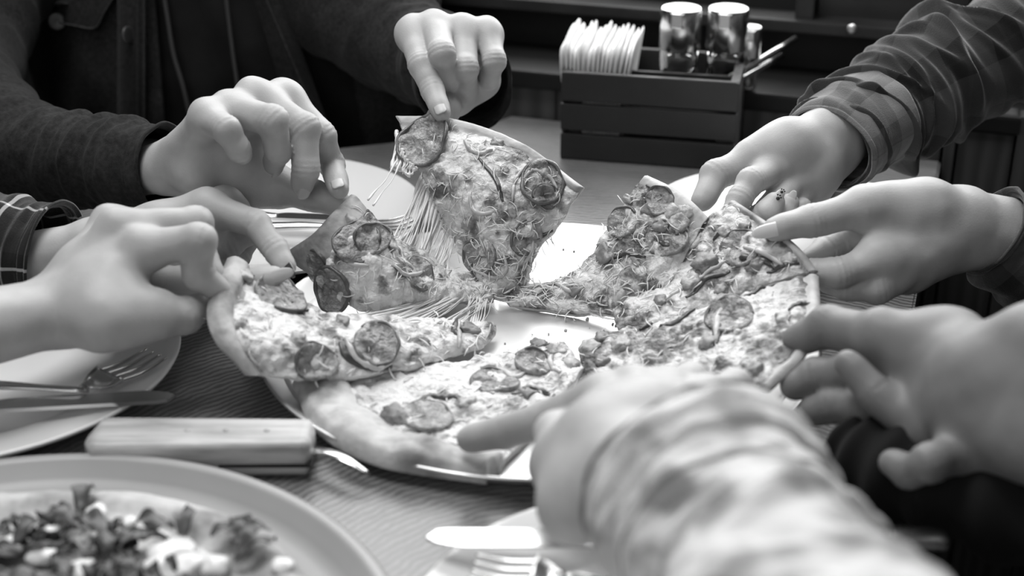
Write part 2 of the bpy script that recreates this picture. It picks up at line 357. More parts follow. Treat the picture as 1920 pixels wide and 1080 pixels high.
# wainscot low panel boards behind the table (pale) and behind the bench (dark)
k = 0
x = -0.56
while x < -0.005:
    wdt = min(0.0935, -x); box('wall_plank', TP(x + wdt / 2 - 0.001, 0.012, -0.17), (wdt - 0.0015, 0.02, 0.41), PANELM, wb, AX, 0.001); x += 0.0935
x = 0.0
ww = [0.012, 0.05, 0.062, 0.05, 0.07, 0.055, 0.06, 0.07, 0.05, 0.06, 0.07, 0.06]
for i, wdt in enumerate(ww):
    box('wall_plank', TP(x + wdt / 2, 0.006 + (0.004 if i % 2 else 0), -0.355), (wdt - 0.002, 0.022, 0.81), PLANKM, wb, AX, 0.0015); x += wdt
box('capping_rail', TP(0.22, 0.045, 0.040), (1.56, 0.10, 0.018), DARKW, wb, AX, 0.003)
box('recess_board', TP(0.22, 0.108, 0.075), (1.56, 0.02, 0.09), DARKW, wb, AX, 0.002)
# cabinet of slats above on the right
box('cabinet_rail', TP(0.22, 0.085, 0.098), (1.56, 0.05, 0.012), DARKP, wb, AX, 0.002)
for i in range(3):
    box('cabinet_slat', TP(0.34, 0.088, 0.118 + i * 0.026), (0.66, 0.014, 0.022), DARKP, wb, AX, 0.003)
box('cabinet_stile', TP(-0.005, 0.084, 0.145), (0.022, 0.03, 0.09), DARKP, wb, AX, 0.002)
box('cabinet_panel', TP(-0.075, 0.096, 0.145), (0.12, 0.01, 0.09), DARKP, wb, AX, 0.001)
box('cabinet_stile', TP(-0.145, 0.084, 0.145), (0.018, 0.03, 0.09), DARKP, wb, AX, 0.002)
sc = lathe('screw_head', [(0, 0.0022), (0.003, 0.002), (0.0046, 0.0012), (0.005, -0.002)], Wd(1597, 55, 1.33), SCREW, wb, 20, [A3, Z3, -B3])
# table
tb = thing('dining_table', TP(-0.42, -0.55, -0.74), 'brown wooden dining table with curved grain under the pizza', 'table')
bm = bmesh.new(); tv = [bm.verts.new(TP(a, b, 0)) for a, b in ((0, -.002), (-.42, -.002), (-.45, -.075), (-.93, -.44), (-.93, -1.21), (0, -1.21))]
tf = bm.faces.new(tv); r_ = bmesh.ops.extrude_face_region(bm, geom=[tf]); 
for v in r_['geom']:
    if isinstance(v, bmesh.types.BMVert): v.co.z -= 0.035
bmesh.ops.bevel(bm, geom=[e for e in bm.edges], offset=.002, segments=2, affect='EDGES')
bmobj('tabletop', bm, TABLEM, tb)
for a, bb in ((-0.85, -.52), (-0.06, -.07)):
    for b_ in (-1.14, bb): box('leg', TP(a, b_, -0.39), (0.06, 0.06, 0.71), TABLEM, tb, AX, 0.003)
box('apron', TP(-0.455, -0.83, -0.07), (0.76, 0.60, 0.07), TABLEM, tb, AX, 0.003)
# bench on the right
bn = thing('bench', TP(0.42, -0.5, -0.74), 'dark wooden bench seat along the right side of the table', 'bench')
box('seat', TP(0.33, -0.55, -0.345), (0.40, 1.05, 0.04), PLANKM, bn, AX, 0.005)
for b_ in (-1.0, -0.1): box('leg', TP(0.33, b_, -0.53), (0.36, 0.04, 0.42), PLANKM, bn, AX, 0.003)
# ------------------------------------------------------------------ hands
LEN = dict(index=(.042, .025, .022), middle=(.046, .028, .023), ring=(.043, .027, .023), pinky=(.034, .021, .020), thumb=(.046, .034, .028))
RAD = dict(index=(.0108, .0094, .0082, .0070), middle=(.0112, .0096, .0084, .0072), ring=(.0106, .0092, .0080, .0068),
           pinky=(.0096, .0082, .0071, .0061), thumb=(.0135, .0118, .0105, .0082))
def chain(spec, lens, sc):
    """joints: first (u,v,depth); later (u,v,+1|-1) farther/nearer at true bone length, or (u,v,depth)"""
    P = [Wd(*spec[0])]; D = [spec[0][2]]
    for (u, v, s), Ln in zip(spec[1:], lens):
        if 0.3 < abs(s) < 0.9999 or abs(s) > 1.0001: P.append(Wd(u, v, s)); continue
        r = ray(u, v); o = P[-1] - np.array([0, 0, CH]); Ln = Ln * sc
        a = r @ r; b = -2 * (r @ o); c = o @ o - Ln * Ln; q = b * b - 4 * a * c
        t = -b / (2 * a) if q <= 0 else (-b + (1 if s > 0 else -1) * math.sqrt(q)) / (2 * a)
        P.append(r * t + np.array([0, 0, CH]))
    return np.array(P)
HANDS = {}
def hand(parent, key, fingers, wrist, fore, sc=1.0, fat=1.0, extra=(), vox=0.0013, skin=None, nail=None, nails=('index',), wr=(0.015, 0.015), fr=(0.021, 0.019), longnail=0.0, wspread=0.014, nailmats=None, face=()):
    J = {k: chain(s, LEN[k], sc) for k, s in fingers.items()}
    W = Wd(*wrist); E = Wd(*fore); HANDS[key] = J
    iM, pM = J['index'][0], J['pinky'][0]; mM = (J['index'][0] + J['middle'][0] + J['ring'][0] + pM) / 4
    side = nrm(pM - iM); ax = nrm(mM - W); side = nrm(side - ax * (side @ ax)); dors = np.cross(ax, side)
    tips = (J['index'][1] + J['middle'][1] + J['ring'][1] + J['pinky'][1]) / 4 - mM
    tt = J['middle'][-1] - J['middle'][0]
    if dors @ (J['thumb'][1] - (iM + W) / 2 + tt * 0.5) > 0: dors = -dors
    fa = nrm(W - E); fs = nrm(side - fa * (side @ fa)); ws = wspread * sc
    R = {k: np.array(r) * sc * fat for k, r in RAD.items()}
    print('HAND', key, 'palm %.0f' % (np.linalg.norm(J['middle'][0] - W) * 1000), 'width %.0f' % (np.linalg.norm(pM - iM) * 1000),
          {k: ([round(float(x * 1000)) for x in np.linalg.norm(np.diff(j, axis=0), axis=1)], round(float(proj(j[-1])[2]), 3)) for k, j in J.items()})
    seg = []
    wpt = {'index': -1.0, 'middle': -0.35, 'ring': 0.35, 'pinky': 1.0}
    def f(P):
        pr = wr[0] * sc; pu = wr[1] * sc
        d = smin(cone(P, W - side * ws, E - fs * ws * 1.15, pr, fr[0] * sc), cone(P, W + side * ws, E + fs * ws * 1.15, pu, fr[1] * sc), 0.014)
        d = smin(d, cone(P, W, E, max(pr, pu) * 1.0, fr[0] * sc), 0.012)
        for k, a in wpt.items():
            base = W + side * ws * a
            d = smin(d, cone(P, base, J[k][0] - dors * 0.002, 0.0135 * sc, R[k][0] * 1.05), 0.014)
        # web between the knuckles and flesh of the palm
        d = smin(d, cone(P, J['index'][0] - dors * .004, J['pinky'][0] - dors * .004, 0.0105 * sc, 0.0095 * sc), 0.010)
        pc = W * 0.45 + mM * 0.55 - dors * 0.007
        d = smin(d, cone(P, W * 0.8 + mM * 0.2 - dors * .006 - side * .006, pc, 0.016 * sc, 0.015 * sc), 0.014)
        th = J['thumb']; d = smin(d, cone(P, W * 0.75 + th[0] * 0.25, th[0], 0.014 * sc, 0.0155 * sc * fat), 0.014)
        d = smin(d, cone(P, th[0], th[1], 0.0165 * sc * fat, 0.0135 * sc * fat), 0.012)
        d = smin(d, cone(P, th[0] * .35 + th[1] * .65, J['index'][0] * .55 + W * .45, 0.009 * sc, 0.010 * sc), 0.018)
        for (e, r) in ex: d = smin(d, np.linalg.norm(P - e.astype(np.float32), axis=1) - r, 0.016)
        res = None
        for k, j in J.items():
            r = R[k]; st = 1 if k == 'thumb' else 0; q = None
            for i in range(st, 3):
                c_ = cone(P, j[i], j[i + 1], r[i] * (0.985 if i else 1), r[i + 1] * 0.98)
                q = c_ if q is None else smin(q, c_, 0.004)
            for i in (1, 2): q = smin(q, np.linalg.norm(P - j[i].astype(np.float32), axis=1) - r[i] * 1.05, 0.004)
            # fleshy pads between the joints, on the palm side
            for i in range(st, 3):
                a_, b_ = j[i], j[i + 1]; m_ = a_ * .45 + b_ * .55; pd = palmdir[k][i]
                q = smin(q, cone(P, a_ * .65 + b_ * .35 + pd * .0015, a_ * .25 + b_ * .75 + pd * .0015, r[i + 1] * .92, r[i + 1] * .90), 0.005)
            # skin creases at the finger joints
            for i in (1, 2):
                t_ = nrm(j[i + 1] - j[i - 1]); s_ = (P - j[i].astype(np.float32)) @ t_.astype(np.float32)
                near = np.linalg.norm(P - j[i].astype(np.float32), axis=1) < r[i] * 1.6
                q = q + near * 0.0007 * (np.exp(-((s_ - .0016) / .0011) ** 2) + np.exp(-((s_ + .0020) / .0011) ** 2) + 0.6 * np.exp(-((s_ + .0052) / .001) ** 2))
            q = smin(q, d, 0.009)
            res = q if res is None else smin(res, q, 0.0012)
        # tendons on the back of the hand
        for k in ('index', 'middle', 'ring', 'pinky'):
            a_ = W + dors * .008; b_ = J[k][0] + dors * (R[k][0] * 0.55)
            res = smin(res, cone(P, a_ * .6 + b_ * .4, b_, 0.0045 * sc, 0.0058 * sc), 0.007)
        res = res + 0.0004 * vn(P, 90, 5)
        return res
    ex = [(Wd(u, v, dd), r) for (u, v, dd, r) in extra]
    palmdir = {}
    for k, j in J.items():
        L_ = []
        for i in range(3):
            a_, b_ = j[i], j[i + 1]; t_ = nrm(b_ - a_)
            lo_, hi_ = max(i - 1, 0), min(i + 2, 3)
            bend = (j[lo_] + j[hi_]) / 2 - (a_ + b_) / 2
            bend = bend - t_ * (bend @ t_)
            if np.linalg.norm(bend) < 0.0012:
                bend = -dors if k != 'thumb' else (J['middle'][-1] - j[2]); bend = bend - t_ * (bend @ t_)
            L_.append(nrm(bend))
        palmdir[k] = L_
    pts = np.vstack([j for j in J.values()] + [W[None], E[None]] + [e[None] for e, r in ex])
    lo = pts.min(0) - 0.042 * sc; hi = pts.max(0) + 0.042 * sc
    V, Fc = sdf_mesh(f, lo, hi, vox)
    ho = obj('hand', V, Fc, skin or SKIN, parent)
    for k in nails:
        j = J[k]; r = R[k][3]; t_ = nrm(j[3] - j[2]); up = -palmdir[k][2]
        if k in face: up = nrm(np.array([0, 0, CH]) - j[3]); up = nrm(up - t_ * (up @ t_))
        sd = np.cross(t_, up); ln = (0.0105 if k != 'thumb' else 0.0145) * sc; wd = r * (1.25 if k != 'thumb' else 1.45)
        lx = longnail * sc; G = []; nu, nv = 13, 9
        for a in range(nu):
            s_ = a / (nu - 1); along = -0.0045 * sc + s_ * (ln + lx)
            width = wd * (0.78 if lx else 1) * 0.5 * math.sqrt(max(0.02, 1 - (max(0, s_ - (0.45 if lx else 0.75)) / (0.57 if lx else 0.27)) ** 2)) * math.sqrt(max(.05, 1 - (max(0, 0.2 - s_) / 0.22) ** 2))
            for b in range(nv):
                q = -1 + 2 * b / (nv - 1); x = q * width
                h = math.sqrt(max(0, (r * 1.0) ** 2 - x * x)) * (1 if s_ < .7 or lx else 1 - 0.12 * ((s_ - .7) / .3) ** 2)
                G.append(j[3] + t_ * (along + 0.001) + sd * x + up * (h + 0.0001 - (0.0012 * max(0, s_ - .4) if not lx else 0.002 * s_)))
        Fq = [(a * nv + b, a * nv + b + 1, (a + 1) * nv + b + 1, (a + 1) * nv + b) for a in range(nu - 1) for b in range(nv - 1)]
        nm = (nailmats or {}).get(k, nail or NAIL)
        o = obj('fingernail', G, Fq, nm, ho)
        md = o.modifiers.new('s', 'SOLIDIFY'); md.thickness = 0.0005; md.offset = 0
        HANDS[key + '_nail_' + k] = (j[3], t_, up, sd, r, ho)
    return ho

def sleeve(name, pts, rad, m, parent, folds=((6, 0.3, .004),), seed=1, n=170, ns=110, cuff=0.0, cuffh=0.002, flat=1.0, noise=0.004, rings=(), thick=0.0018, hem=0.0015, nscale=28, ridges=0, ridgeh=.007, skew=0.0):
    P = smooth_path([Wd(*p) for p in pts], n)
    L = np.concatenate([[0], np.cumsum(np.linalg.norm(np.diff(P, axis=0), axis=1))]); tot = L[-1]
    def disp(t, th, PP):
        s = (t * tot); Q = np.stack([np.cos(th) * 0.035 + 0 * s, np.sin(th) * 0.035 + 0 * s, s + 0 * th], -1)
        d = noise * fbm(Q, nscale, seed, 3)
        ramp = np.clip((s - cuff) / 0.02, 0.15, 1)
        for (fr_, sk, am) in folds:
            ph = s * fr_ * 2 * np.pi / 0.1 + sk * np.cos(th + 0.6) * 3 + 1.3 * vn(Q, 18, seed + 9)
            rd = 0.5 + 0.5 * np.cos(ph); d = d + ramp * am * (rd ** 2.0 * 1.6 - 0.4) * (0.6 + 0.4 * np.cos(th + fr_ * 3)) * np.clip(0.7 + 0.6 * vn(Q, 14, seed + 4), 0.1, 1.4)
        rg = np.random.default_rng(seed)
        for _ in range(ridges):
            sm = rg.uniform(cuff + .008, tot); tm = rg.uniform(0, 6.28); sk = rg.uniform(-1, 1) * .028 + skew; wd_ = rg.uniform(.0045, .009); am = rg.uniform(.4, 1) * ridgeh
            dth = (th - tm + np.pi) % (2 * np.pi) - np.pi; x = s - sm - sk * dth - .004 * np.sin(dth * 3 + sm * 90)
            d = d + am * np.exp(-(x / wd_) ** 2) * np.exp(-(dth / 1.3) ** 2) * np.clip((s - cuff) / .012, 0, 1)
        if cuff: d = d + cuffh * (1 / (1 + np.exp((s - cuff) / 0.0012))) - 0.0012 * np.exp(-((s - cuff * .9) / .0012) ** 2)
        d = d + hem * np.exp(-((s - 0.003) / .002) ** 2) - 0.0008 * np.exp(-((s - 0.007) / .001) ** 2)
        return d
    V, Fc = tube_data(P, rad, ns, flat, disp, caps=False)
    o = obj(name, V, Fc, m, parent)
    uvl = o.data.uv_layers.new(name='UVMap'); nl = len(o.data.loops); vi = np.zeros(nl, np.int32); o.data.loops.foreach_get('vertex_index', vi)
    ii = vi // ns; jj = vi % ns; f4 = jj.reshape(-1, 4); wrap = (f4.max(1) - f4.min(1)) > ns / 2; f4 = np.where(wrap[:, None] & (f4 == 0), ns, f4); jj = f4.ravel()
    uv = np.stack([jj / ns * 2 * np.pi * float(np.mean(rad)), L[ii]], -1).astype(np.float32); uvl.data.foreach_set('uv', uv.ravel())
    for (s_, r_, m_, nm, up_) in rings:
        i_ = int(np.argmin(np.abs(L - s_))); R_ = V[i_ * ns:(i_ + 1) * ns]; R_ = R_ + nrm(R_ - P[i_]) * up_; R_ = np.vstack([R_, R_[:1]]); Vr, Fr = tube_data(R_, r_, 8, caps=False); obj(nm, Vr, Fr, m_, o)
    md = o.modifiers.new('thickness', 'SOLIDIFY'); md.thickness = thick; md.offset = -1
    return o

# person in the dark denim jacket
p1 = thing('person', (-0.27, 1.45, -0.3), 'person in an open dark denim jacket and hoodie, pulling up two slices', 'person')
hand(p1, 'H1', dict(
    index=[(773, 60, 1.105), (789, 120, -1), (811, 170, -1), (828, 212, 1.048)],
    middle=[(814, 50, 1.105), (829, 100, -1), (838, 150, 1), (840, 174, 1)],
    ring=[(867, 56, 1.11), (873, 128, -1), (874, 164, 1), (872, 172, 1)],
    pinky=[(913, 60, 1.115), (927, 114, -1), (918, 148, 1), (903, 160, 1)],
    thumb=[(858, 150, 1.15), (846, 182, 1.112), (836, 205, 1.088), (818, 226, 1.074)]),
    (866, 128, 1.18), (780, 90, 1.30), sc=1.0, extra=[(850, 170, 1.13, .016), (905, 150, 1.14, .014)], nails=('index',), face=('index',))
hand(p1, 'H2', dict(
    index=[(532, 182, 1.015), (602, 254, 1.005), (622, 308, 1.0), (636, 354, .996)],
    middle=[(476, 180, .998), (572, 240, .988), (574, 318, .99), (566, 348, .998)],
    ring=[(430, 205, .985), (512, 225, -1), (522, 283, 1), (513, 310, 1)],
    pinky=[(388, 218, .975), (424, 242, -1), (448, 280, .955), (455, 292, .972)],
    thumb=[(425, 335, 1.035), (520, 350, 1.035), (585, 366, 1.022), (640, 384, 1.014)]),
    (345, 310, 1.045), (210, 318, 1.10), sc=1.04, extra=[(372, 325, 1.01, .017), (455, 318, 1.03, .019)], nails=('index', 'middle', 'ring'), face=('index',), wspread=.016)
# person whose plaid sleeve comes in from the left
p2 = thing('person', (-0.62, 1.02, -0.3), 'person with a plaid sleeve and dark pointed nails behind the bare arm at left', 'person')
hand(p2, 'H3', dict(
    index=[(388, 386, .965), (480, 420, .952), (516, 466, .944), (538, 500, .937)],
    middle=[(424, 382, .99), (462, 432, .985), (430, 462, .985), (400, 462, .98)],
    ring=[(435, 392, 1.01), (460, 445, 1.0), (440, 475, 1.0), (410, 480, .99)],
    pinky=[(440, 400, 1.03), (462, 450, 1.02), (450, 480, 1.02), (430, 490, 1.01)],
    thumb=[(230, 500, .945), (320, 538, .935), (430, 545, .93), (512, 520, .925)]),
    (185, 462, .985), (30, 492, .99), fr=(.0165, .0165), sc=.95, extra=[(330, 480, .96, .017), (380, 440, .975, .014)], nails=('index', 'thumb'), longnail=0.006,
    nailmats={'index': NAIL_DARK, 'thumb': NAIL}, skin=SKIN, face=('index', 'thumb'))
# bare forearm in the left foreground
p4 = thing('person', (-0.62, 0.74, -0.2), 'person reaching in from the left foreground with a bare forearm', 'person')
hand(p4, 'H4', dict(
    index=[(264, 466, .885), (374, 450, .88), (371, 515, .888), (414, 548, .893)],
    middle=[(222, 428, .895), (368, 418, .91), (378, 478, .915), (400, 520, .91)],
    ring=[(208, 420, .92), (330, 425, .94), (330, 478, .945), (318, 500, .935)],
    pinky=[(205, 435, .945), (295, 450, .96), (300, 490, .965), (292, 510, .955)],
    thumb=[(195, 600, .862), (288, 590, .872), (343, 593, .885), (374, 576, .897)]),
    (105, 585, .885), (-400, 690, .81), sc=1.0, fat=1.05, extra=[(195, 560, .875, .02), (150, 500, .90, .012)], nails=('index',), nailmats={'index': NAIL_DARK}, vox=.0016, longnail=.003,
    wr=(.018, .018), fr=(.026, .024))
# plaid person on the right: two hands
p3 = thing('person', (0.95, 1.05, -0.3), 'person in a dark plaid flannel shirt reaching in with both arms from the right', 'person')
hand(p3, 'H5', dict(
    thumb=[(1480, 268, 1.06), (1412, 298, 1.052), (1342, 328, 1.04), (1316, 376, 1.028)],
    index=[(1452, 316, 1.05), (1408, 340, 1.018), (1388, 372, 1.01), (1374, 398, 1.004)],
    middle=[(1492, 340, 1.06), (1425, 410, 1.02), (1436, 402, 1.006), (1453, 378, 1.008)],
    ring=[(1512, 355, 1.07), (1460, 420, 1.035), (1468, 405, 1.018), (1480, 380, 1.018)],
    pinky=[(1525, 360, 1.085), (1495, 415, 1.06), (1500, 410, 1.045), (1506, 385, 1.045)],),
    (1562, 262, 1.085), (1680, 175, 1.15), sc=.98, extra=[(1528, 318, 1.07, .018), (1470, 282, 1.06, .014)], nails=('middle', 'ring'), longnail=.002, wr=(.0155, .0155), fr=(.0165, .0165), wspread=.0115, face=('middle', 'ring'))
hand(p3, 'H6', dict(
    thumb=[(1738, 385, .968), (1620, 388, .958), (1523, 414, .952), (1452, 430, .946)],
    index=[(1648, 432, .975), (1583, 446, .985), (1550, 465, .98), (1515, 488, .97)],
    middle=[(1655, 488, .952), (1575, 512, .945), (1520, 512, .95), (1470, 510, .955)],
    ring=[(1680, 515, .958), (1646, 542, .950), (1590, 540, .955), (1550, 530, .962)],
    pinky=[(1705, 515, .975), (1660, 535, .955), (1620, 540, .965), (1590, 535, .975)]),
    (1815, 425, .985), (1990, 470, 1.02), sc=1.0, extra=[(1700, 410, .968, .017), (1640, 480, .95, .010)], nails=('thumb',), longnail=.008, wr=(.0145, .0145), fr=(.019, .019), wspread=.012, face=('thumb',), nail=NAIL_PALE)
# lower right hand, palm up
p5 = thing('person', (0.52, 0.55, -0.3), 'person in black at lower right holding a slice with palm turned up', 'person')
hand(p5, 'H7', dict(
    thumb=[(1770, 675, .80), (1655, 632, .815), (1555, 612, .85), (1495, 636, .862)],
    index=[(1720, 715, .81), (1590, 700, .83), (1530, 702, .842), (1487, 724, .845)],
    middle=[(1745, 765, .79), (1625, 762, .815), (1565, 758, .83), (1525, 770, .835)],
    ring=[(1800, 800, .775), (1726, 812, .778), (1645, 745, .790), (1590, 682, .80)],
    pinky=[(1830, 835, .755), (1745, 868, .735), (1705, 885, .75), (1672, 868, .76)]),
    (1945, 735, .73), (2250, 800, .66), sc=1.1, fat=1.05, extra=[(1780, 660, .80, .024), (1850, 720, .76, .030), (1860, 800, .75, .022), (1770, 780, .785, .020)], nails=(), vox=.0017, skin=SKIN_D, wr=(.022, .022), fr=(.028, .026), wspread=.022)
# foreground fist with knit sleeve
p6 = thing('person', (0.30, 0.22, -0.3), 'person nearest the camera with a pale mottled knit sleeve reaching over the table', 'person')
hand(p6, 'H8', dict(
    index=[(1128, 748, .735), (1025, 788, .772), (950, 810, .795), (880, 824, .812)],
    middle=[(1185, 735, .735), (1165, 745, .775), (1160, 775, .785), (1170, 800, .77)],
    ring=[(1255, 735, .735), (1295, 715, .775), (1290, 750, .79), (1280, 770, .78)],
    pinky=[(1325, 748, .73), (1378, 722, .765), (1378, 745, .785), (1370, 765, .79)],
    thumb=[(1130, 900, .675), (1052, 872, .70), (1045, 815, .735), (1070, 790, .765)]),
    (1255, 880, .66), (1440, 1120, .56), sc=1.0, fat=1.08, extra=[(1140, 830, .695, .024), (1080, 950, .672, .018), (1230, 790, .705, .020)], nails=(), vox=.0017, wr=(.020, .020), fr=(.024, .024), wspread=.018)
# paw-shaped prints on a nail of the far right hand
for k, off in (('middle', 0.0),):
    j, t_, up, sd, r, ho = HANDS['H5_nail_' + k]
    for (a, b_, rr) in ((.005, 0.0, .0011), (.0068, -.0012, .0006), (.0072, .0002, .0006), (.0066, .0014, .0006), (-.0004, 0.0004, .0014), (.0018, -.0012, .0007), (.0022, .0004, .0007), (.0014, .0018, .0007)):
        c = j + t_ * (a + .001) + sd * b_ + up * (math.sqrt(max(0, r * r - b_ * b_)) + 0.0007)
        lathe('paw_print', [(0, .0003), (rr * .7, .0003), (rr, 0), (0, -.0002)], c, INK, ho, 12, [t_, sd, up])

KNIT_D = mat('knit_seam_shadowed', 0.22, 0.9)  # shade line of the cuff opening and seam put into a darker grey
# ------------------------------------------------------------------ sleeves
sleeve('cuff_sleeve', [(318, 318, 1.045), (250, 312, 1.06), (180, 305, 1.085), (100, 296, 1.11), (10, 262, 1.15), (-70, 180, 1.22), (-60, 60, 1.30), (0, -80, 1.36)],
       [.030, .033, .034, .036, .042, .050, .056, .060], DENIM, p1, folds=((2.2, .4, .0035), (4.3, .8, .0018)), cuff=.040, cuffh=.0030, seed=3, noise=.003)
sleeve('cuff_sleeve', [(872, 156, 1.165), (858, 140, 1.20), (815, 110, 1.25), (740, 75, 1.30), (640, 0, 1.35), (560, -90, 1.38)],
       [.036, .037, .038, .045, .055, .062], DENIM, p1, folds=((2.0, .4, .004), (4.1, .8, .002)), cuff=.030, cuffh=.003, seed=5, noise=.003)
sleeve('rolled_sleeve', [(106, 484, .985), (50, 474, .99), (-40, 462, .995), (-200, 440, 1.0), (-420, 380, 1.02)],
       [.036, .038, .039, .042, .048], PLAIDL, p2, folds=((2.6, .3, .003),), cuff=.02, cuffh=.002, seed=12, noise=.003)
sleeve('rolled_sleeve', [(1553, 283, 1.085), (1592, 250, 1.105), (1650, 213, 1.13), (1730, 165, 1.145), (1830, 118, 1.155), (1960, 50, 1.155), (2150, -30, 1.13), (2600, -150, 1.06)],
       [.033, .036, .040, .043, .043, .046, .050, .055], PLAID, p3, folds=(), ridges=60, ridgeh=.010, skew=.012, cuff=0.0, seed=21, noise=.003, nscale=18, n=300, ns=150)
sleeve('turned_cuff', [(1553, 283, 1.082), (1572, 266, 1.092), (1605, 240, 1.106), (1640, 216, 1.12)], [.0350, .0385, .0400, .0395], CUFFM, p3, folds=(), ridges=5, ridgeh=.0025, cuff=0.0, seed=23, noise=.0022, nscale=30, n=70, ns=150, hem=.002)
sleeve('rolled_sleeve', [(1856, 432, .995), (1900, 458, 1.0), (1980, 500, 1.01), (2120, 560, 1.03), (2350, 600, 1.06)],
       [.029, .038, .044, .050, .056], PLAID, p3, folds=((2.4, .5, .003),), cuff=.016, cuffh=.0035, seed=25, noise=.003)
sleeve('black_sleeve', [(2075, 765, .698), (2250, 800, .66), (2450, 840, .615), (2700, 880, .56)], [.060, .063, .064, .066], BLACKCLOTH, p5, folds=((2.2, .3, .004),), cuff=.02, seed=31)
Lk = [Wz(1575, 842, .022), Wz(1650, 868, .024), Wz(1780, 905, .026), Wz(1980, 955, .03), Wz(2200, 1000, .03)]  # added black arm without a hand, darkens the table where shade falls
tube('black_sleeve', Lk, [.016, .027, .031, .036, .042], BLACKCLOTH, p5, 48, 80, disp=lambda t, th, P: .003 * np.sin(t * 40 + 2 * np.cos(th)) + 0 * th)
sleeve('short_sleeve', [(-290, 668, .826), (-400, 690, .81), (-600, 720, .78), (-850, 740, .75)], [.054, .058, .062, .066], BLACKCLOTH, p4, folds=((2.2, .3, .004),), cuff=.02, seed=51)
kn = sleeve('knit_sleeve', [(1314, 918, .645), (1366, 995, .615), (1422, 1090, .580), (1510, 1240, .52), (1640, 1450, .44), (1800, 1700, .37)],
       [.0475, .0500, .0505, .052, .056, .06], KNIT, p6, folds=((1.7, .3, .0035),), cuff=.050, cuffh=.007, rings=((.001, .0016, KNIT_D, 'hem', 0), (.052, .0022, KNIT_D, 'cuff_seam_shade', -.001)), seed=41, noise=.005, ridges=14, ridgeh=.006, thick=.003, hem=.002, nscale=45)

# ------------------------------------------------------------------ jacket, hoodie and torso of the far person
TX = np.array([1.0, -0.06, 0]); TX = nrm(TX)
cx, cy = -0.285, 1.45
def ellip(P, rx, ry, c=(cx, cy)):
    x = P[:, 0] - c[0]; y = P[:, 1] - c[1]; k = np.sqrt((x / rx) ** 2 + (y / ry) ** 2) + 1e-6
    return (k - 1) * min(rx, ry)
def torso(P, grow=0.0):
    z = P[:, 2]; wdn = 0.190 + 0.05 * np.clip((z + .1) / .5, 0, 1) + grow; dp = 0.135 + grow
    x = P[:, 0] - cx; y = P[:, 1] - cy - 0.10 * np.clip(z - 0.05, 0, 1); k = np.sqrt((x / wdn) ** 2 + (y / dp) ** 2) + 1e-6
    d = (k - 1) * dp
    return np.maximum(d, np.abs(z - 0.0) - 0.34)
def hoodie(P):
    d = torso(P, -0.012); Q = P * np.array([1, 1, .45])
    return d + 0.006 * fbm(Q, 14, 71, 3) + 0.003 * np.sin(P[:, 0] * 90 + P[:, 2] * 35 + 3 * vn(P, 8, 3))
def jacket(P):
    Q = P * np.array([1, 1, .6])
    d = torso(P, 0.004) + 0.005 * fbm(Q, 16, 75, 3)
    sh = np.abs(d) - 0.0025
    x0 = -0.335 + 0.0 * P[:, 2]; x1 = -0.150 - 0.10 * np.clip(P[:, 2], -.1, .3)
    hole = np.maximum(np.maximum(x0 - P[:, 0], P[:, 0] - x1), P[:, 1] - cy)
    return np.maximum(sh, -hole)
V, Fc = sdf_mesh(hoodie, (-.56, 1.26, -.36), (.06, 1.72, .36), .0045); obj('hoodie', V, Fc, HOODIE, p1)
V, Fc = sdf_mesh(jacket, (-.60, 1.25, -.36), (.10, 1.74, .36), .0030); jk = obj('denim_jacket', V, Fc, DENIM, p1)
def front(u, v, f=jacket, off=0.0):
    """first hit of the pixel ray on the garment"""
    t = np.linspace(1.1, 1.7, 1200); P = ray(u, v)[None] * t[:, None] + np.array([0, 0, CH]); d = torso(P.astype(np.float32), 0.006 if f is jacket else -0.006)
    i = np.argmax(d < 0) if (d < 0).any() else 500
    return P[i] - nrm(ray(u, v)) * off
def strip(name, pl, pr, m, parent, th=.0025):
    L = smooth_path(pl, 24); R = smooth_path(pr, 24); V = np.vstack([L, R]); Fq = [(i, i + 1, 24 + i + 1, 24 + i) for i in range(23)]
    o = obj(name, V, Fq, m, parent); md = o.modifiers.new('s', 'SOLIDIFY'); md.thickness = th; md.offset = 0; return o
strip('placket', [front(222, y, off=.006) for y in (-40, 60, 160, 240)], [front(271, y, off=.010) for y in (-40, 60, 160, 240)], DENIM, p1, .004)
tube('placket_seam', [front(270, y, off=.013) for y in (-40, 60, 160, 240)], .0010, DENIM_SEAM, p1, 6)
tube('placket_seam', [front(258, y, off=.0125) for y in (-40, 60, 160, 240)], .0007, DENIM_SEAM, p1, 6)
strip('lapel_fold', [front(478 + 0.30 * y, y, off=.008) for y in (-60, 60, 180, 300)], [front(532 + .36 * y, y, off=.012) for y in (-60, 60, 180, 300)], DENIM, p1, .004)
tube('lapel_seam', [front(500 + .42 * y, y, off=.014) for y in (-60, 20, 90, 180, 260)], .0009, DENIM_SEAM, p1, 6)
tube('drawcord', [front(u, v, hoodie, .010) for u, v in ((298, -60), (312, 20), (325, 100), (345, 170), (362, 250))], .0022, CORD, p1, 8)
tube('drawcord', [front(u, v, hoodie, .010) for u, v in ((418, -60), (428, 30), (438, 110), (450, 190), (462, 260))], .0020, CORD, p1, 8)
def flap(name, pix, off):
    P = [front(u, v, off=off) for u, v in pix]; n = len(P); c = np.mean(P, 0)
    V = P + [c]; o = obj(name, V, [(i, (i + 1) % n, n) for i in range(n)], DENIM, p1, smooth=False); md = o.modifiers.new('s', 'SOLIDIFY'); md.thickness = .003
    tube('flap_seam', [front(u, v, off=off + .003) for u, v in pix[:-1]], .0008, DENIM_SEAM, p1, 6); return o
flap('pocket_flap', [(40, -60), (38, 5), (60, 22), (104, 40), (140, 48), (178, 52), (196, 22), (212, -4), (215, -60)], .008)
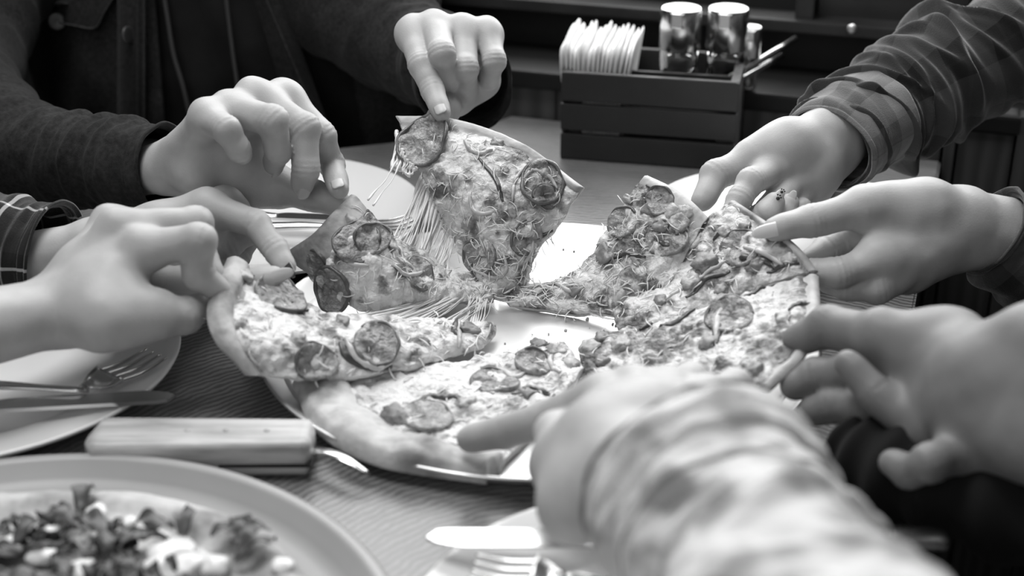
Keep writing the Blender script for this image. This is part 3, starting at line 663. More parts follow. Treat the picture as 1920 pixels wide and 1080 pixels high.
flap('pocket_flap', [(560, -60), (556, 40), (585, 78), (620, 68), (655, 56), (640, 10), (640, -60)], .008)
for (u, v, r) in ((106, 40, .0085), (586, 78, .0085)):
    P = front(u, v, off=.013); n_ = nrm(np.array([0, 0, CH]) - P); a_ = nrm(np.cross(n_, [0, 0, 1])); b_ = np.cross(n_, a_)
    lathe('button', [(0, .0012), (r * .25, .0012), (r * .4, .0022), (r * .6, .0010), (r * .85, .0024), (r, .001), (r, -.001), (0, -.001)], P, BUTTON, p1, 32, [a_, b_, n_])
P = front(240, 66, off=.016); n_ = nrm(np.array([1.0, -.45, .1])); a_ = nrm(np.cross(n_, [0, 0, 1])); b_ = np.cross(n_, a_)
lathe('button', [(0, .0012), (.006, .0014), (.0085, .001), (.0088, 0), (.007, -.001), (.0025, -.001), (.0025, -.006), (0, -.006)], P, BUTTON, p1, 32, [a_, b_, n_])
# torso and legs of the plaid person and of the person in black (mostly out of frame)
def blob(name, fn, lo, hi, h, m, parent): V, Fc = sdf_mesh(fn, lo, hi, h); return obj(name, V, Fc, m, parent)
def t3(P): return smin(cone(P, (.84, .90, .30), (.86, .90, -.14), .12, .13), cone(P, (.82, .82, .22), (.82, .99, .22), .06, .06), .08) + .006 * fbm(P, 12, 81, 3)
blob('plaid_shirt', t3, (.64, .68, -.34), (1.06, 1.12, .48), .007, PLAID, p3)
def t5(P):
    d = smin(cone(P, (.60, .42, .25), (.58, .50, -.20), .12, .13), cone(P, (.56, .52, -.22), (.46, .80, -.22), .085, .075), .06)
    return smin(d, cone(P, (.60, .44, .12), (.66, .50, .10), .08, .07), .06) + .004 * fbm(P, 14, 85, 3)
blob('black_clothes', t5, (.20, .20, -.42), (.86, 1.0, .42), .006, BLACKCLOTH, p5)
# ------------------------------------------------------------------ pizza
def cr_interp(G, n):
    """Catmull-Rom along axis 0 of G to n samples"""
    k = G.shape[0]; Q = np.concatenate([2 * G[:1] - G[1:2], G, 2 * G[-1:] - G[-2:-1]]); T = np.linspace(0, k - 1, n)
    i = np.minimum(T.astype(int), k - 2); f = (T - i).reshape((-1,) + (1,) * (G.ndim - 1)); a, b, c, d = Q[i], Q[i + 1], Q[i + 2], Q[i + 3]
    return 0.5 * (2 * b + (c - a) * f + (2 * a - 5 * b + 4 * c - d) * f * f + (3 * b - a - 3 * c + d) * f ** 3)
class Slice:
    def __init__(self, label, net, rim=.004, rimw=.10, seed=1, nr=110, ns=110, name='pizza_slice', melt=0.0, thick=.0045, lump=1.0):
        G = np.array([[Wz(*p) for p in row] for row in net]); G = cr_interp(G, nr)                     # radial
        G = np.swapaxes(cr_interp(np.swapaxes(G, 0, 1), ns), 0, 1)                                       # across
        self.G = G; nr, ns = G.shape[:2]
        du = np.gradient(G, axis=0); dv = np.gradient(G, axis=1); N = nrm(np.cross(du, dv))
        cen = G[nr // 2, ns // 2]; 
        if N[nr // 2, ns // 2] @ (np.array([0, .35, CH]) - cen) < 0: N = -N
        N = nrm(N); self.N = N; self.T = nrm(dv); self.seed = seed
        c = G.mean((0, 1)); self.root = thing(name, (c[0], c[1], G[..., 2].min()), label, 'pizza slice', 'slices of the shared pizza'); root = self.root
        r = np.linspace(0, 1, nr)[:, None]; s = np.linspace(0, 1, ns)[None, :]
        # ragged outline
        jig = 0.0016 * fbm(G, 90, seed, 3); edge = np.clip((np.abs(s * 2 - 1) - .9) / .1, 0, 1) * np.sign(s - .5)
        Gj = G + self.T * (jig * edge)[..., None]
        rimp = np.clip(1 - ((r - (1 - rimw * .62)) / (rimw * .62)) ** 2, 0, 1) ** .5 + 0 * s
        taper = np.clip(r / .06, 0.35, 1) + 0 * s
        wav = 1 + .5 * fbm(G, 42, seed + 7, 2)
        top = rimp * rim * wav + .0004 * fbm(G, 160, seed + 3, 3)
        bot = -thick * taper - rimp * rim * .25
        edn = np.clip((1 - np.abs(s * 2 - 1)) / .03, 0.0, 1) ** .5 + 0 * r; edr = np.clip((1 - r) / .02, 0, 1) ** .5 + 0 * s
        tp = bot + (top - bot) * (0.35 + .65 * np.minimum(edn, edr))
        self.dough = self.slab('dough', Gj, tp, bot, DOUGH)
        # cheese layer
        kr = int(nr * (1 - rimw * 0.95)); sub = Gj[:kr]; ns_ = N[:kr]; r2 = r[:kr] / r[kr - 1]
        H = 0.0012 + .0022 * np.clip(fbm(sub, 60, seed + 20, 4) * .8 + .3, 0, 2) + .0014 * fbm(sub, 170, seed + 30, 3)
        rng = np.random.default_rng(seed); melt = 0.30 + 0.26 * fbm(sub, 38, seed + 40, 3) + melt
        for _ in range(150):
            a, b = rng.integers(2, kr - 1), rng.integers(2, ns - 2); R = rng.uniform(.0022, .0068); d2 = ((sub - sub[a, b]) ** 2).sum(-1)
            bmp = np.sqrt(np.clip(1 - d2 / R ** 2, 0, 1)); hh = rng.uniform(.0008, .0026) * lump; H = np.maximum(H, H * .6 + bmp * hh + .0006 * bmp); melt = melt + bmp * rng.choice([-.20, .10, .15])
        ed = np.minimum(np.clip((1 - np.abs(s * 2 - 1)) / .035, 0, 1), np.clip((1 - r2) / .05 + .25 * fbm(sub, 120, seed + 60, 2), 0, 1)); ed = np.minimum(ed, np.clip(r2 / .02, .3, 1)) ** .5
        melt = melt - .25 * np.clip(r2 - .93, 0, 1) / .07
        self.H = H * ed; o = self.slab('cheese_layer', sub, H * ed + top[:kr] * .5 - .0012 * (1 - ed), -0.001 + 0 * H, CHEESE)
        at = o.data.attributes.new('melt', 'FLOAT', 'POINT'); full = np.concatenate([melt.ravel(), melt.ravel()]).astype(np.float32); at.data.foreach_set('value', full)
        self.kr = kr; self.top = top
    def slab(self, name, G, hi, lo, m):
        nr, ns = G.shape[:2]; N = self.N[:nr]
        V = np.concatenate([(G + N * hi[..., None]).reshape(-1, 3), (G + N * lo[..., None]).reshape(-1, 3)])
        i = np.arange(nr - 1)[:, None] * ns; j = np.arange(ns - 1)[None]; q = np.stack([i + j, i + j + 1, i + ns + j + 1, i + ns + j], -1).reshape(-1, 4); M = nr * ns
        F2 = [q, q[:, ::-1] + M]
        bd = np.concatenate([np.arange(ns), (np.arange(1, nr)) * ns + ns - 1, (nr - 1) * ns + np.arange(ns - 2, -1, -1), np.arange(nr - 2, 0, -1) * ns])
        b2 = np.roll(bd, -1); F2.append(np.stack([b2, bd, bd + M, b2 + M], -1)); Fc = np.vstack(F2)
        # consistent outward winding
        p = V[Fc[0]]; n0 = np.cross(p[1] - p[0], p[2] - p[0])
        if n0 @ N[0, 0] < 0: Fc = Fc[:, ::-1]
        return obj(name, V, Fc, m, self.root)
    def at(self, u, v):
        """grid position whose projection is nearest to pixel u,v"""
        P = self.G[:self.kr]; a, b, _ = proj(P); k = np.argmin((a - u) ** 2 + (b - v) ** 2); i, j = np.unravel_index(k, a.shape)
        n = self.N[i, j]; t = nrm(self.T[i, j] - n * (self.T[i, j] @ n)); return P[i, j] + n * (self.H[i, j] * .55), t, np.cross(n, t), n
    def conform(self, P, lift):
        """height of the surface under points P (nearest grid vertex)"""
        g = self.G[:self.kr:2, ::2].reshape(-1, 3); n = self.N[:self.kr:2, ::2].reshape(-1, 3); h = self.H[::2, ::2].reshape(-1)
        k = np.array([np.argmin(((g - p) ** 2).sum(1)) for p in P]); q = g[k]; nn = n[k]
        return P + nn * (((q - P) * nn).sum(1) + h[k] + lift)[:, None]
    def sausage(self, u, v, R, tilt=0.0, rind=True, seed=0, cup=.0018, dark=False, lift=0.0):
        c, t, b, n = self.at(u, v); rng = np.random.default_rng(seed + 100)
        c = c + n * lift; full = lift > 0
        if tilt:
            n2 = nrm(n * math.cos(tilt) + t * math.sin(tilt)); t = nrm(t - n2 * (t @ n2)); b = np.cross(n2, t); c = c + n * R * abs(math.sin(tilt)) * .6; n = n2
        k = 12; rr = np.array([0, .2, .4, .6, .75, .88, .96, 1.0, 1.0, .9]); 
        zz = np.array([0.0, 0, .0001, .0003, .0006, .001, .0012, .0004, -.0018, -.002]) + .0030
        V, Fc = lathe_data(list(zip(rr * R, zz)), c, 48, [t, b, n]); V = V.reshape(48, len(rr), 3)
        aa = np.linspace(0, 2 * np.pi, 48, endpoint=False); wob = 1 + .08 * np.sin(aa * 2 + seed) + .04 * np.sin(aa * 3 + seed * 2) + .02 * np.sin(aa * 7 + seed); d = V - c
        V = c + d * wob[:, None, None]
        V = V - n * .0014 + n * (.0024 * fbm(V, 140, seed, 4) * (rr < .93)[None, :] + cup * ((rr ** 2)[None, :] * np.cos(np.linspace(0, 2 * np.pi, 48, endpoint=False) * 2 + seed)[:, None]))[..., None]
        o = obj('sausage_slice', V.reshape(-1, 3), Fc, SAUS if not dark else RIND, self.root)
        if rind:
            th = np.linspace(0, 2 * np.pi, 49); ring = c + (t * np.cos(th)[:, None] + b * np.sin(th)[:, None]) * (R * .97 * np.append(wob, wob[0]))[:, None] + n * (.0020 + cup * np.cos(th * 2 + seed))[:, None]
            k0 = (seed * 7) % 20; ring = ring if full else ring[k0:k0 + 30]
            V, Fc = tube_data(ring, .0010 + .0003 * np.sin(th[:len(ring)] * 5) + (.0004 if full else 0), 7, caps=not full); obj('rind', V, Fc, RIND, o)
        return o
    def chunk(self, u, v, R, seed=0, m=None, flat=.7, name='ham_chunk'):
        c, t, b, n = self.at(u, v); bm = bmesh.new(); bmesh.ops.create_icosphere(bm, subdivisions=3, radius=1.0); rng = np.random.default_rng(seed)
        sx, sy = rng.uniform(.75, 1.3, 2); V = np.array([x.co[:] for x in bm.verts])
        V = np.sign(V) * np.abs(V) ** .72; d = 1 + .34 * fbm(V, 1.7, seed, 4, .6)
        d = d + .10 * fbm(V, 5, seed + 2, 2); V = V * d[:, None]; R = R * .88; W_ = c + t * (V[:, :1] * R * sx) + b * (V[:, 1:2] * R * sy) + n * (V[:, 2:3] * R * flat + R * flat * .12)
        for x, q in zip(bm.verts, W_): x.co = q
        return bmobj(name, bm, m or (HAM, HAM2)[seed % 2], self.root, smooth=True)
    def strip(self, pix, r, seed=0, m=None, name='onion_strip', lift=.0008, flat=1.0):
        P = smooth_path([self.at(u, v)[0] for u, v in pix], 6 * len(pix)); P = self.conform(P, lift)
        return tube(name, P, [r * .5, r, r * 1.1, r, r * .5], m or ONION, self.root, 7, rawpath=True, flat=flat)
    def shreds(self, n, seed=0, r=.0005, L=.014):
        rng = np.random.default_rng(seed); parts = []; nr, ns = self.kr, self.G.shape[1]
        for _ in range(n):
            i, j = rng.integers(4, nr - 3), rng.integers(4, ns - 4); c = self.G[i, j]; nn = self.N[i, j]; t = self.T[i, j]; b = np.cross(nn, t)
            a = rng.uniform(0, 6.3); l = rng.uniform(.4, 1) * L; K = np.linspace(-.5, .5, 7)[:, None]; a2 = a + rng.uniform(-1.4, 1.4) * K[:, 0]
            P = c + np.cumsum((t * np.cos(a2)[:, None] + b * np.sin(a2)[:, None]) * l / 7, 0) + nn * (self.H[i, j] + .0006 + rng.uniform(0, .0012) * (1 - (2 * K) ** 2))
            parts.append(tube_data(P, [r * .6, r * rng.uniform(.8, 1.7), r * .6], 5))
        V, Fc = merge(parts); o = obj('cheese_shreds', V, Fc, STRAND, self.root); o['kind'] = 'stuff'; return o
def strand(parent, p0, p1, r=.0006, sag=.004, thin=.45, name='cheese_strand', seed=0):
    rng = np.random.default_rng(seed); p0 = np.array(p0); p1 = np.array(p1); t = np.linspace(0, 1, 16)[:, None]
    P = p0 * (1 - t) + p1 * t - np.array([0, 0, 1.0]) * sag * 4 * t * (1 - t) + .0012 * np.stack([np.sin(t[:, 0] * 7 + k * 2 + seed) for k in range(3)], 1) * (4 * t * (1 - t)) * .5
    q = t[:, 0]; rr = r * (thin + (1 - thin) * np.abs(2 * q - 1) ** 1.6 * 1.8) * (1 + .25 * np.sin(q * 19 + seed)); V, Fc = tube_data(P, rr, 6); return V, Fc

tray = thing('pizza_tray', (.018, .872, 0), 'round shiny metal pizza tray under the slices being pulled apart', 'tray')
TR = .189
lathe('tray_base', [(0, .0035), (TR - .018, .0035), (TR - .012, .0042), (TR - .012, .001), (0, .001)], (.018, .872, 0), TRAYM, tray, 128)
lathe('tray_rim', [(TR - .013, .0040), (TR - .006, .008), (TR - .001, .0125), (TR + .0012, .0132), (TR + .002, .0122), (TR + .001, .011), (TR - .004, .006), (TR - .012, .0012)], (.018, .872, 0), TRAYM, tray, 160)

S1 = Slice('pizza slice held highest by the far hand, big round sausage slice at its top corner', [
    [(922, 560, .0085), (945, 566, .0085), (968, 562, .0085), (992, 545, .0090)],
    [(845, 440, .042), (888, 452, .044), (945, 475, .042), (1000, 492, .032)],
    [(790, 325, .084), (868, 335, .086), (962, 372, .078), (1052, 418, .060)],
    [(737, 214, .116), (852, 220, .118), (985, 268, .106), (1090, 350, .086)]], rim=.0016, rimw=.05, melt=.02, seed=1, nr=130, ns=130)
S2 = Slice('pizza slice hanging over the far left plate with two overlapping sausage slices', [
    [(930, 530, .012), (932, 542, .011), (930, 553, .010), (925, 566, .008)],
    [(845, 502, .022), (840, 522, .022), (832, 545, .020), (812, 572, .011)],
    [(745, 448, .050), (725, 484, .050), (702, 530, .038), (672, 582, .018)],
    [(662, 362, .084), (622, 398, .078), (578, 444, .064), (528, 478, .044)]], rim=.0015, rimw=.10, seed=2, nr=120, ns=110)
S3 = Slice('left foreground pizza slice lifted over the tray edge by two hands with pointed nails', [
    [(930, 612, .012), (930, 622, .012), (925, 632, .010), (905, 648, .007)],
    [(780, 600, .022), (782, 625, .022), (790, 655, .020), (800, 686, .011)],
    [(606, 584, .040), (596, 622, .042), (600, 665, .036), (622, 712, .022)],
    [(430, 478, .078), (392, 566, .070), (408, 640, .055), (460, 706, .032)]], rim=.004, rimw=.06, seed=3, nr=120, ns=110, melt=-.02)
S4 = Slice('puffy crusted pizza slice lying flat on the near edge of the tray', [
    [(1056, 640, .010), (1070, 655, .010), (1082, 672, .010), (1096, 694, .009)],
    [(880, 676, .010), (925, 712, .010), (975, 752, .010), (1030, 782, .010)],
    [(700, 702, .010), (752, 756, .010), (840, 808, .010), (968, 836, .010)],
    [(548, 712, .012), (592, 798, .012), (706, 862, .012), (914, 896, .012)]], rim=.0095, rimw=.17, seed=4, nr=120, ns=120, melt=.0)
S5 = Slice('right hand pizza slice held low by the upturned palm and the foreground fist', [
    [(1092, 640, .010), (1086, 658, .010), (1088, 676, .010), (1100, 700, .009)],
    [(1215, 612, .026), (1225, 645, .024), (1232, 680, .022), (1250, 716, .018)],
    [(1372, 562, .048), (1382, 615, .045), (1372, 668, .040), (1352, 716, .032)],
    [(1533, 508, .066), (1534, 595, .062), (1505, 660, .056), (1440, 722, .046)]], rim=.0012, rimw=.035, melt=-.10, seed=5, nr=120, ns=120)
S6 = Slice('right hand pizza slice pinched by the long nailed thumb of the middle right hand', [
    [(1150, 586, .016), (1152, 598, .016), (1155, 610, .016), (1160, 622, .015)],
    [(1232, 508, .036), (1255, 538, .036), (1275, 568, .034), (1290, 600, .028)],
    [(1300, 435, .060), (1345, 470, .060), (1385, 508, .056), (1410, 550, .048)],
    [(1372, 372, .086), (1434, 412, .084), (1492, 458, .078), (1533, 507, .066)]], rim=.0012, rimw=.035, melt=-.12, seed=6, nr=120, ns=120)
S7 = Slice('pizza slice with upright pointed corner between the far slice and the right hands', [
    [(935, 545, .010), (940, 556, .009), (948, 564, .008), (955, 572, .007)],
    [(1072, 514, .026), (1085, 538, .022), (1100, 562, .016), (1110, 590, .009)],
    [(1142, 425, .056), (1180, 468, .050), (1205, 520, .038), (1222, 578, .022)],
    [(1210, 326, .092), (1258, 348, .090), (1298, 376, .084), (1330, 406, .074)]], rim=.0015, rimw=.05, melt=-.14, seed=7, nr=120, ns=110)
for (sl, u, v, R, tl, dk) in ((S1, 797, 268, .0205, 0, 2), (S1, 1015, 345, .0165, 0, 1), (S1, 905, 480, .0150, 0, 0), (S1, 985, 445, .0125, 0, 0), (S1, 1020, 372, .0095, .35, 0),
                       (S2, 668, 458, .0165, 0, 0), (S2, 694, 458, .0125, .5, 0), (S2, 628, 540, .0155, 0, 1), (S2, 590, 485, .0090, 0, 0), (S2, 780, 515, .014, 0, 0),
                       (S3, 520, 560, .0165, .25, 0), (S3, 700, 655, .0160, .3, 0), (S3, 590, 680, .013, 0, 0),
                       (S4, 800, 790, .0170, 0, 0), (S4, 930, 720, .0150, 0, 0), (S4, 1000, 690, .012, .3, 0),
                       (S5, 1370, 600, .0160, .2, 0), 
                       (S6, 1390, 470, .0150, 0, 0), 
                       (S7, 1240, 378, .0110, .1, 0), (S7, 1250, 450, .0145, 0, 0), (S7, 1170, 420, .0130, 0, 0)):
    sl.sausage(u, v, R, tilt=tl, seed=int(u), lift=dk * .0011)
CH_ = [(S1, 1020, 330, .006), (S1, 930, 270, .004), (S1, 880, 420, .004), (S1, 960, 400, .004), (S2, 735, 470, .005), (S2, 640, 400, .005), (S2, 870, 530, .005),
       (S3, 640, 610, .006), (S3, 560, 640, .006), (S3, 880, 625, .006), (S3, 455, 520, .006), (S4, 740, 790, .0095), (S4, 1040, 665, .007), (S4, 1010, 650, .006), (S4, 1070, 690, .006), (S4, 990, 740, .006), (S4, 870, 760, .006), (S4, 600, 720, .006),
       (S5, 1110, 655, .0080), (S5, 1135, 640, .0065), (S5, 1165, 655, .0075), (S5, 1130, 680, .0060), (S5, 1290, 620, .006), (S5, 1420, 700, .006), (S5, 1470, 600, .0055), (S5, 1330, 650, .006),
       (S6, 1308, 455, .0095), (S6, 1330, 500, .0095), (S6, 1365, 440, .006), (S6, 1400, 430, .005), (S6, 1300, 535, .007), (S6, 1420, 500, .006), (S6, 1480, 490, .005), (S6, 1355, 550, .005), (S6, 1260, 500, .006), (S6, 1245, 570, .006),
       (S7, 1260, 400, .006), (S7, 1220, 395, .0055), (S7, 1275, 420, .006), (S7, 1135, 480, .0075), (S7, 1195, 490, .005), (S7, 1240, 430, .006), (S7, 1165, 560, .006), (S7, 1180, 375, .0045), (S7, 1290, 395, .005), (S7, 1080, 545, .005), (S7, 1010, 552, .004)]
for i, (sl, u, v, R) in enumerate(CH_): sl.chunk(u, v, R, seed=i + 3)
for i, (sl, pix, r) in enumerate([(S1, [(870, 268), (882, 285), (905, 292), (925, 285)], .0016), (S1, [(885, 360), (890, 385), (910, 400), (935, 395)], .0017), (S1, [(980, 340), (1000, 325), (1030, 335), (1045, 355)], .0016), (S1, [(960, 380), (965, 340), (990, 310)], .0014),
        (S1, [(890, 500), (930, 520), (950, 505), (945, 470)], .0014), (S1, [(1000, 430), (990, 470), (975, 500)], .0012), (S2, [(640, 455), (655, 492), (690, 500)], .0018), (S2, [(730, 500), (760, 520), (800, 510)], .0015),
        (S3, [(640, 640), (660, 672), (700, 690), (730, 682)], .0022), (S3, [(860, 600), (858, 640), (850, 655)], .0016), (S4, [(900, 700), (930, 695), (960, 712), (985, 700)], .0018), (S4, [(960, 800), (900, 810), (850, 830)], .0018), (S4, [(1040, 660), (1030, 690), (1050, 710)], .0018),
        (S5, [(1345, 640), (1350, 600), (1372, 575), (1395, 580)], .0032), (S5, [(1372, 565), (1400, 590)], .0018), (S6, [(1250, 570), (1310, 530), (1370, 490)], .0014), (S6, [(1400, 470), (1440, 480), (1470, 500)], .002), (S7, [(1250, 395), (1272, 400), (1275, 425)], .0012), (S7, [(1225, 350), (1228, 375), (1220, 400)], .0012), (S7, [(1040, 535), (1070, 548), (1100, 540)], .0016)]):
    sl.strip(pix, r, name='onion_strip')
for i, sl in enumerate((S1, S2, S3, S4, S5, S6, S7)): sl.shreds((330, 150, 70, 60, 90, 90, 260)[i], seed=50 + i, r=(.00036, .00036, .0005, .0005, .0004, .0004, .00036)[i])
for sl, pix, r in ((S5, [(1345, 655), (1348, 615), (1362, 585), (1390, 572)], .0036), (S5, [(1395, 565), (1440, 532), (1478, 508)], .0022), (S5, [(1480, 590), (1500, 575), (1520, 570)], .0018), (S6, [(1375, 505), (1400, 488), (1440, 492), (1455, 505)], .0024), (S6, [(1290, 565), (1330, 530), (1372, 512)], .0022),
        (S6, [(1340, 455), (1362, 440), (1385, 440)], .0022), (S6, [(1440, 515), (1470, 500), (1500, 495)], .0020), (S5, [(1240, 620), (1275, 605), (1305, 585)], .0022), (S5, [(1200, 625), (1225, 610), (1250, 600)], .0018), (S3, [(632, 650), (650, 672), (690, 690), (730, 688)], .0028), (S3, [(525, 548), (545, 575), (575, 592)], .0028), (S3, [(855, 605), (852, 625), (856, 645)], .0022),
        (S4, [(575, 712), (620, 716), (690, 708)], .0026), (S4, [(770, 765), (800, 750), (850, 752), (880, 765)], .0022), (S4, [(985, 665), (1010, 655), (1040, 662)], .0020), (S4, [(960, 745), (1000, 735), (1040, 745)], .0024), (S7, [(1215, 345), (1240, 350), (1262, 375)], .0022), (S7, [(1225, 445), (1250, 462), (1280, 455)], .0018), (S7, [(1155, 485), (1185, 480), (1215, 485)], .0020), (S1, [(900, 300), (930, 340), (945, 380)], .0018), (S1, [(985, 450), (1010, 445), (1035, 430)], .0020)):
    sl.strip(pix, r, m=PEPPER, name='pepper_strip', lift=.0002, flat=.7)
# melted strands between the slices
def band(parent, A, B, n, r, sag, seed, parts=True, z=True):
    rng = np.random.default_rng(seed); A = [Wz(*p) for p in A]; B = [Wz(*p) for p in B]; PA = smooth_path(A, 40); PB = smooth_path(B, 40)
    for k in range(n):
        a = PA[rng.integers(0, 40)] + rng.normal(0, .0012, 3); b = PB[rng.integers(0, 40)] + rng.normal(0, .0012, 3)
        V, Fc = strand(parent, a, b, r * rng.uniform(.55, 1.5), sag * rng.uniform(.3, 1.3), seed=seed * 31 + k); obj('cheese_strand', V, Fc, STRAND, parent)
def band2(parent, A, B, n, r, sag, seed):
    """strands that keep their order from one edge to the other"""
    rng = np.random.default_rng(seed); PA = smooth_path([Wz(*p) for p in A], 60); PB = smooth_path([Wz(*p) for p in B], 60)
    for k in range(n):
        i = k / max(1, n - 1) * 59; ia = int(np.clip(i + rng.normal(0, 4), 0, 59)); ib = int(np.clip(i + rng.normal(0, 5), 0, 59))
        V, Fc = strand(parent, PA[ia], PB[ib], r * rng.uniform(.5, 1.6), sag * rng.uniform(.2, 1.2), seed=seed * 31 + k); obj('cheese_strand', V, Fc, STRAND, parent)
band2(S1.root, [(800, 340, .076), (815, 380, .064), (838, 425, .046), (850, 450, .040)], [(755, 500, .034), (778, 505, .030), (800, 512, .026), (835, 520, .022)], 34, .0010, .004, 1)
band2(S1.root, [(790, 330, .080), (805, 370, .068)], [(728, 470, .046), (752, 492, .038)], 12, .0008, .006, 2)
band2(S1.root, [(742, 240, .108), (760, 290, .098), (785, 320, .088)], [(735, 315, .090), (752, 320, .088), (765, 330, .086)], 12, .0011, .001, 3)
band2(S1.root, [(745, 300, .095), (752, 305, .094)], [(690, 375, .080), (700, 385, .078)], 2, .0005, .006, 4)
band2(S2.root, [(820, 560, .012), (850, 545, .016), (885, 545, .013), (925, 555, .010)], [(640, 598, .030), (700, 605, .026), (770, 612, .022), (860, 608, .016)], 34, .0008, .004, 5)
band2(S2.root, [(700, 580, .016), (760, 578, .014), (820, 570, .012)], [(650, 590, .032), (680, 602, .028), (740, 608, .024)], 20, .0008, .002, 6)
band2(S7.root, [(1075, 565, .014), (1100, 575, .012), (1110, 590, .010)], [(1180, 592, .014), (1195, 598, .014), (1200, 606, .012)], 12, .0010, .002, 7)
band2(S1.root, [(885, 545, .014), (925, 560, .011)], [(870, 610, .012), (900, 615, .010)], 9, .0008, .002, 8)

# second pizza in the left foreground
pc = (-.245, .505, 0); bd = thing('serving_board', pc, 'round grey rimmed serving dish in the left foreground carrying the leafy pizza', 'dish')
lathe('base', [(0, .006), (.176, .006), (.187, .0085), (.192, .016), (.1965, .0175), (.2005, .0155), (.200, .010), (.190, .0005), (0, .0005)], pc, BOARDM, bd, 160)
pz = thing('leafy_pizza', (pc[0], pc[1], .006), 'whole pizza with dark leaves and white cheese lumps in the left foreground', 'pizza')
n_, k_ = 150, 60; th = np.linspace(0, 2 * np.pi, n_, endpoint=False)[:, None]; rr = np.linspace(0, 1, k_)[None]
def disc_surface(R, z0, amp, rim, seed):
    X = np.stack([pc[0] + np.cos(th) * rr * R, pc[1] + np.sin(th) * rr * R, 0 * th * rr], -1); rg = 1 + .012 * fbm(np.stack([np.cos(th) * 1 + 0 * rr, np.sin(th) + 0 * rr, 0 * th * rr], -1), 2.2, seed, 3)
    X[..., 0] = pc[0] + np.cos(th) * rr * R * rg; X[..., 1] = pc[1] + np.sin(th) * rr * R * rg
    X[..., 2] = z0 + amp * fbm(X, 55, seed, 4) + rim * np.exp(-((rr - .92) / .05) ** 2) * (1 + .3 * fbm(X, 30, seed + 3, 2)); X[..., 2] = np.where(rr > .985, .0075, X[..., 2]); return X
X = disc_surface(.170, .0125, .0012, .0050, 91); i = np.arange(n_)[:, None]; i2 = (i + 1) % n_; j = np.arange(k_ - 1)[None]
Fq = np.stack([i * k_ + j, i * k_ + j + 1, i2 * k_ + j + 1, i2 * k_ + j], -1).reshape(-1, 4)
obj('dough', X.reshape(-1, 3), Fq, DOUGH, pz)
X = disc_surface(.140, .0150, .0022, 0, 95); X[..., 2] -= .004 * np.clip(rr - .9, 0, 1) / .1; o = obj('cheese_layer', X.reshape(-1, 3), Fq, CHEESE, pz)
ml = .10 + .3 * fbm(X, 30, 97, 3); o.data.attributes.new('melt', 'FLOAT', 'POINT').data.foreach_set('value', ml.ravel().astype(np.float32))
rng = np.random.default_rng(5)
def leafmesh(c, L, Wd_, yaw, curl, seed):
    rg = np.random.default_rng(seed); V = []; nu, nv = 9, 5; f = np.array([math.cos(yaw), math.sin(yaw), 0]); s_ = np.array([-f[1], f[0], 0])
    for a in range(nu):
        t = a / (nu - 1); wd = Wd_ * math.sin(math.pi * min(.97, .06 + t * .92)) * (1 + .35 * math.sin(a * 2.6 + seed))
        for b in range(nv):
            q = -1 + b / 2; V.append(np.array(c) + f * (t - .5) * L + s_ * q * wd + Z3 * (.004 + curl * (4 * t * (1 - t)) + .0035 * q * q * math.sin(t * 9 + seed) + .0015 * rg.normal()))
    return V, [(a * nv + b, a * nv + b + 1, (a + 1) * nv + b + 1, (a + 1) * nv + b) for a in range(nu - 1) for b in range(nv - 1)]
def leaf(c, L, Wd_, yaw, curl, seed):
    V, Fq_ = leafmesh(c, L, Wd_, yaw, curl, seed); o = obj('leaf', V, Fq_, LEAF if seed % 2 else LEAF2, pz); md = o.modifiers.new('s', 'SOLIDIFY'); md.thickness = .0006; md2 = o.modifiers.new('b', 'SUBSURF'); md2.levels = 1; md2.render_levels = 1; return o
for k in range(110):
    a = rng.uniform(.1, 3.0); q = .125 * math.sqrt(rng.uniform(.12, 1)); leaf((pc[0] + math.cos(a) * q, pc[1] + math.sin(a) * q, .0165), rng.uniform(.012, .030), rng.uniform(.0025, .006), rng.uniform(0, 6.3), rng.uniform(0, .007), k)
for (u, v) in ((470, 1020), (455, 1005), (480, 1040), (160, 945), (120, 985), (290, 1000), (250, 1030), (350, 990), (440, 1010)):
    p = Wz(u, v, .018); leaf(p, .024, .006, rng.uniform(0, 6.3), .005, int(u))
for (u, v, R) in ((320, 1040, .013), (300, 1065, .011), (350, 1062, .010), (100, 1000, .010), (80, 1040, .009), (180, 960, .006), (20, 1020, .009), (200, 1000, .007), (400, 1060, .008), (240, 980, .005), (530, 1060, .006), (150, 1070, .008)):
    bm = bmesh.new(); bmesh.ops.create_icosphere(bm, subdivisions=3, radius=1.0); V = np.array([x.co[:] for x in bm.verts]); d = 1 + .25 * fbm(V, 1.5, int(u), 3); p = Wz(u, v, .018)
    for x, q in zip(bm.verts, V * d[:, None] * R * np.array([1, 1, .55]) + p): x.co = q
    bmobj('cheese_lump', bm, STRAND, pz, smooth=True)

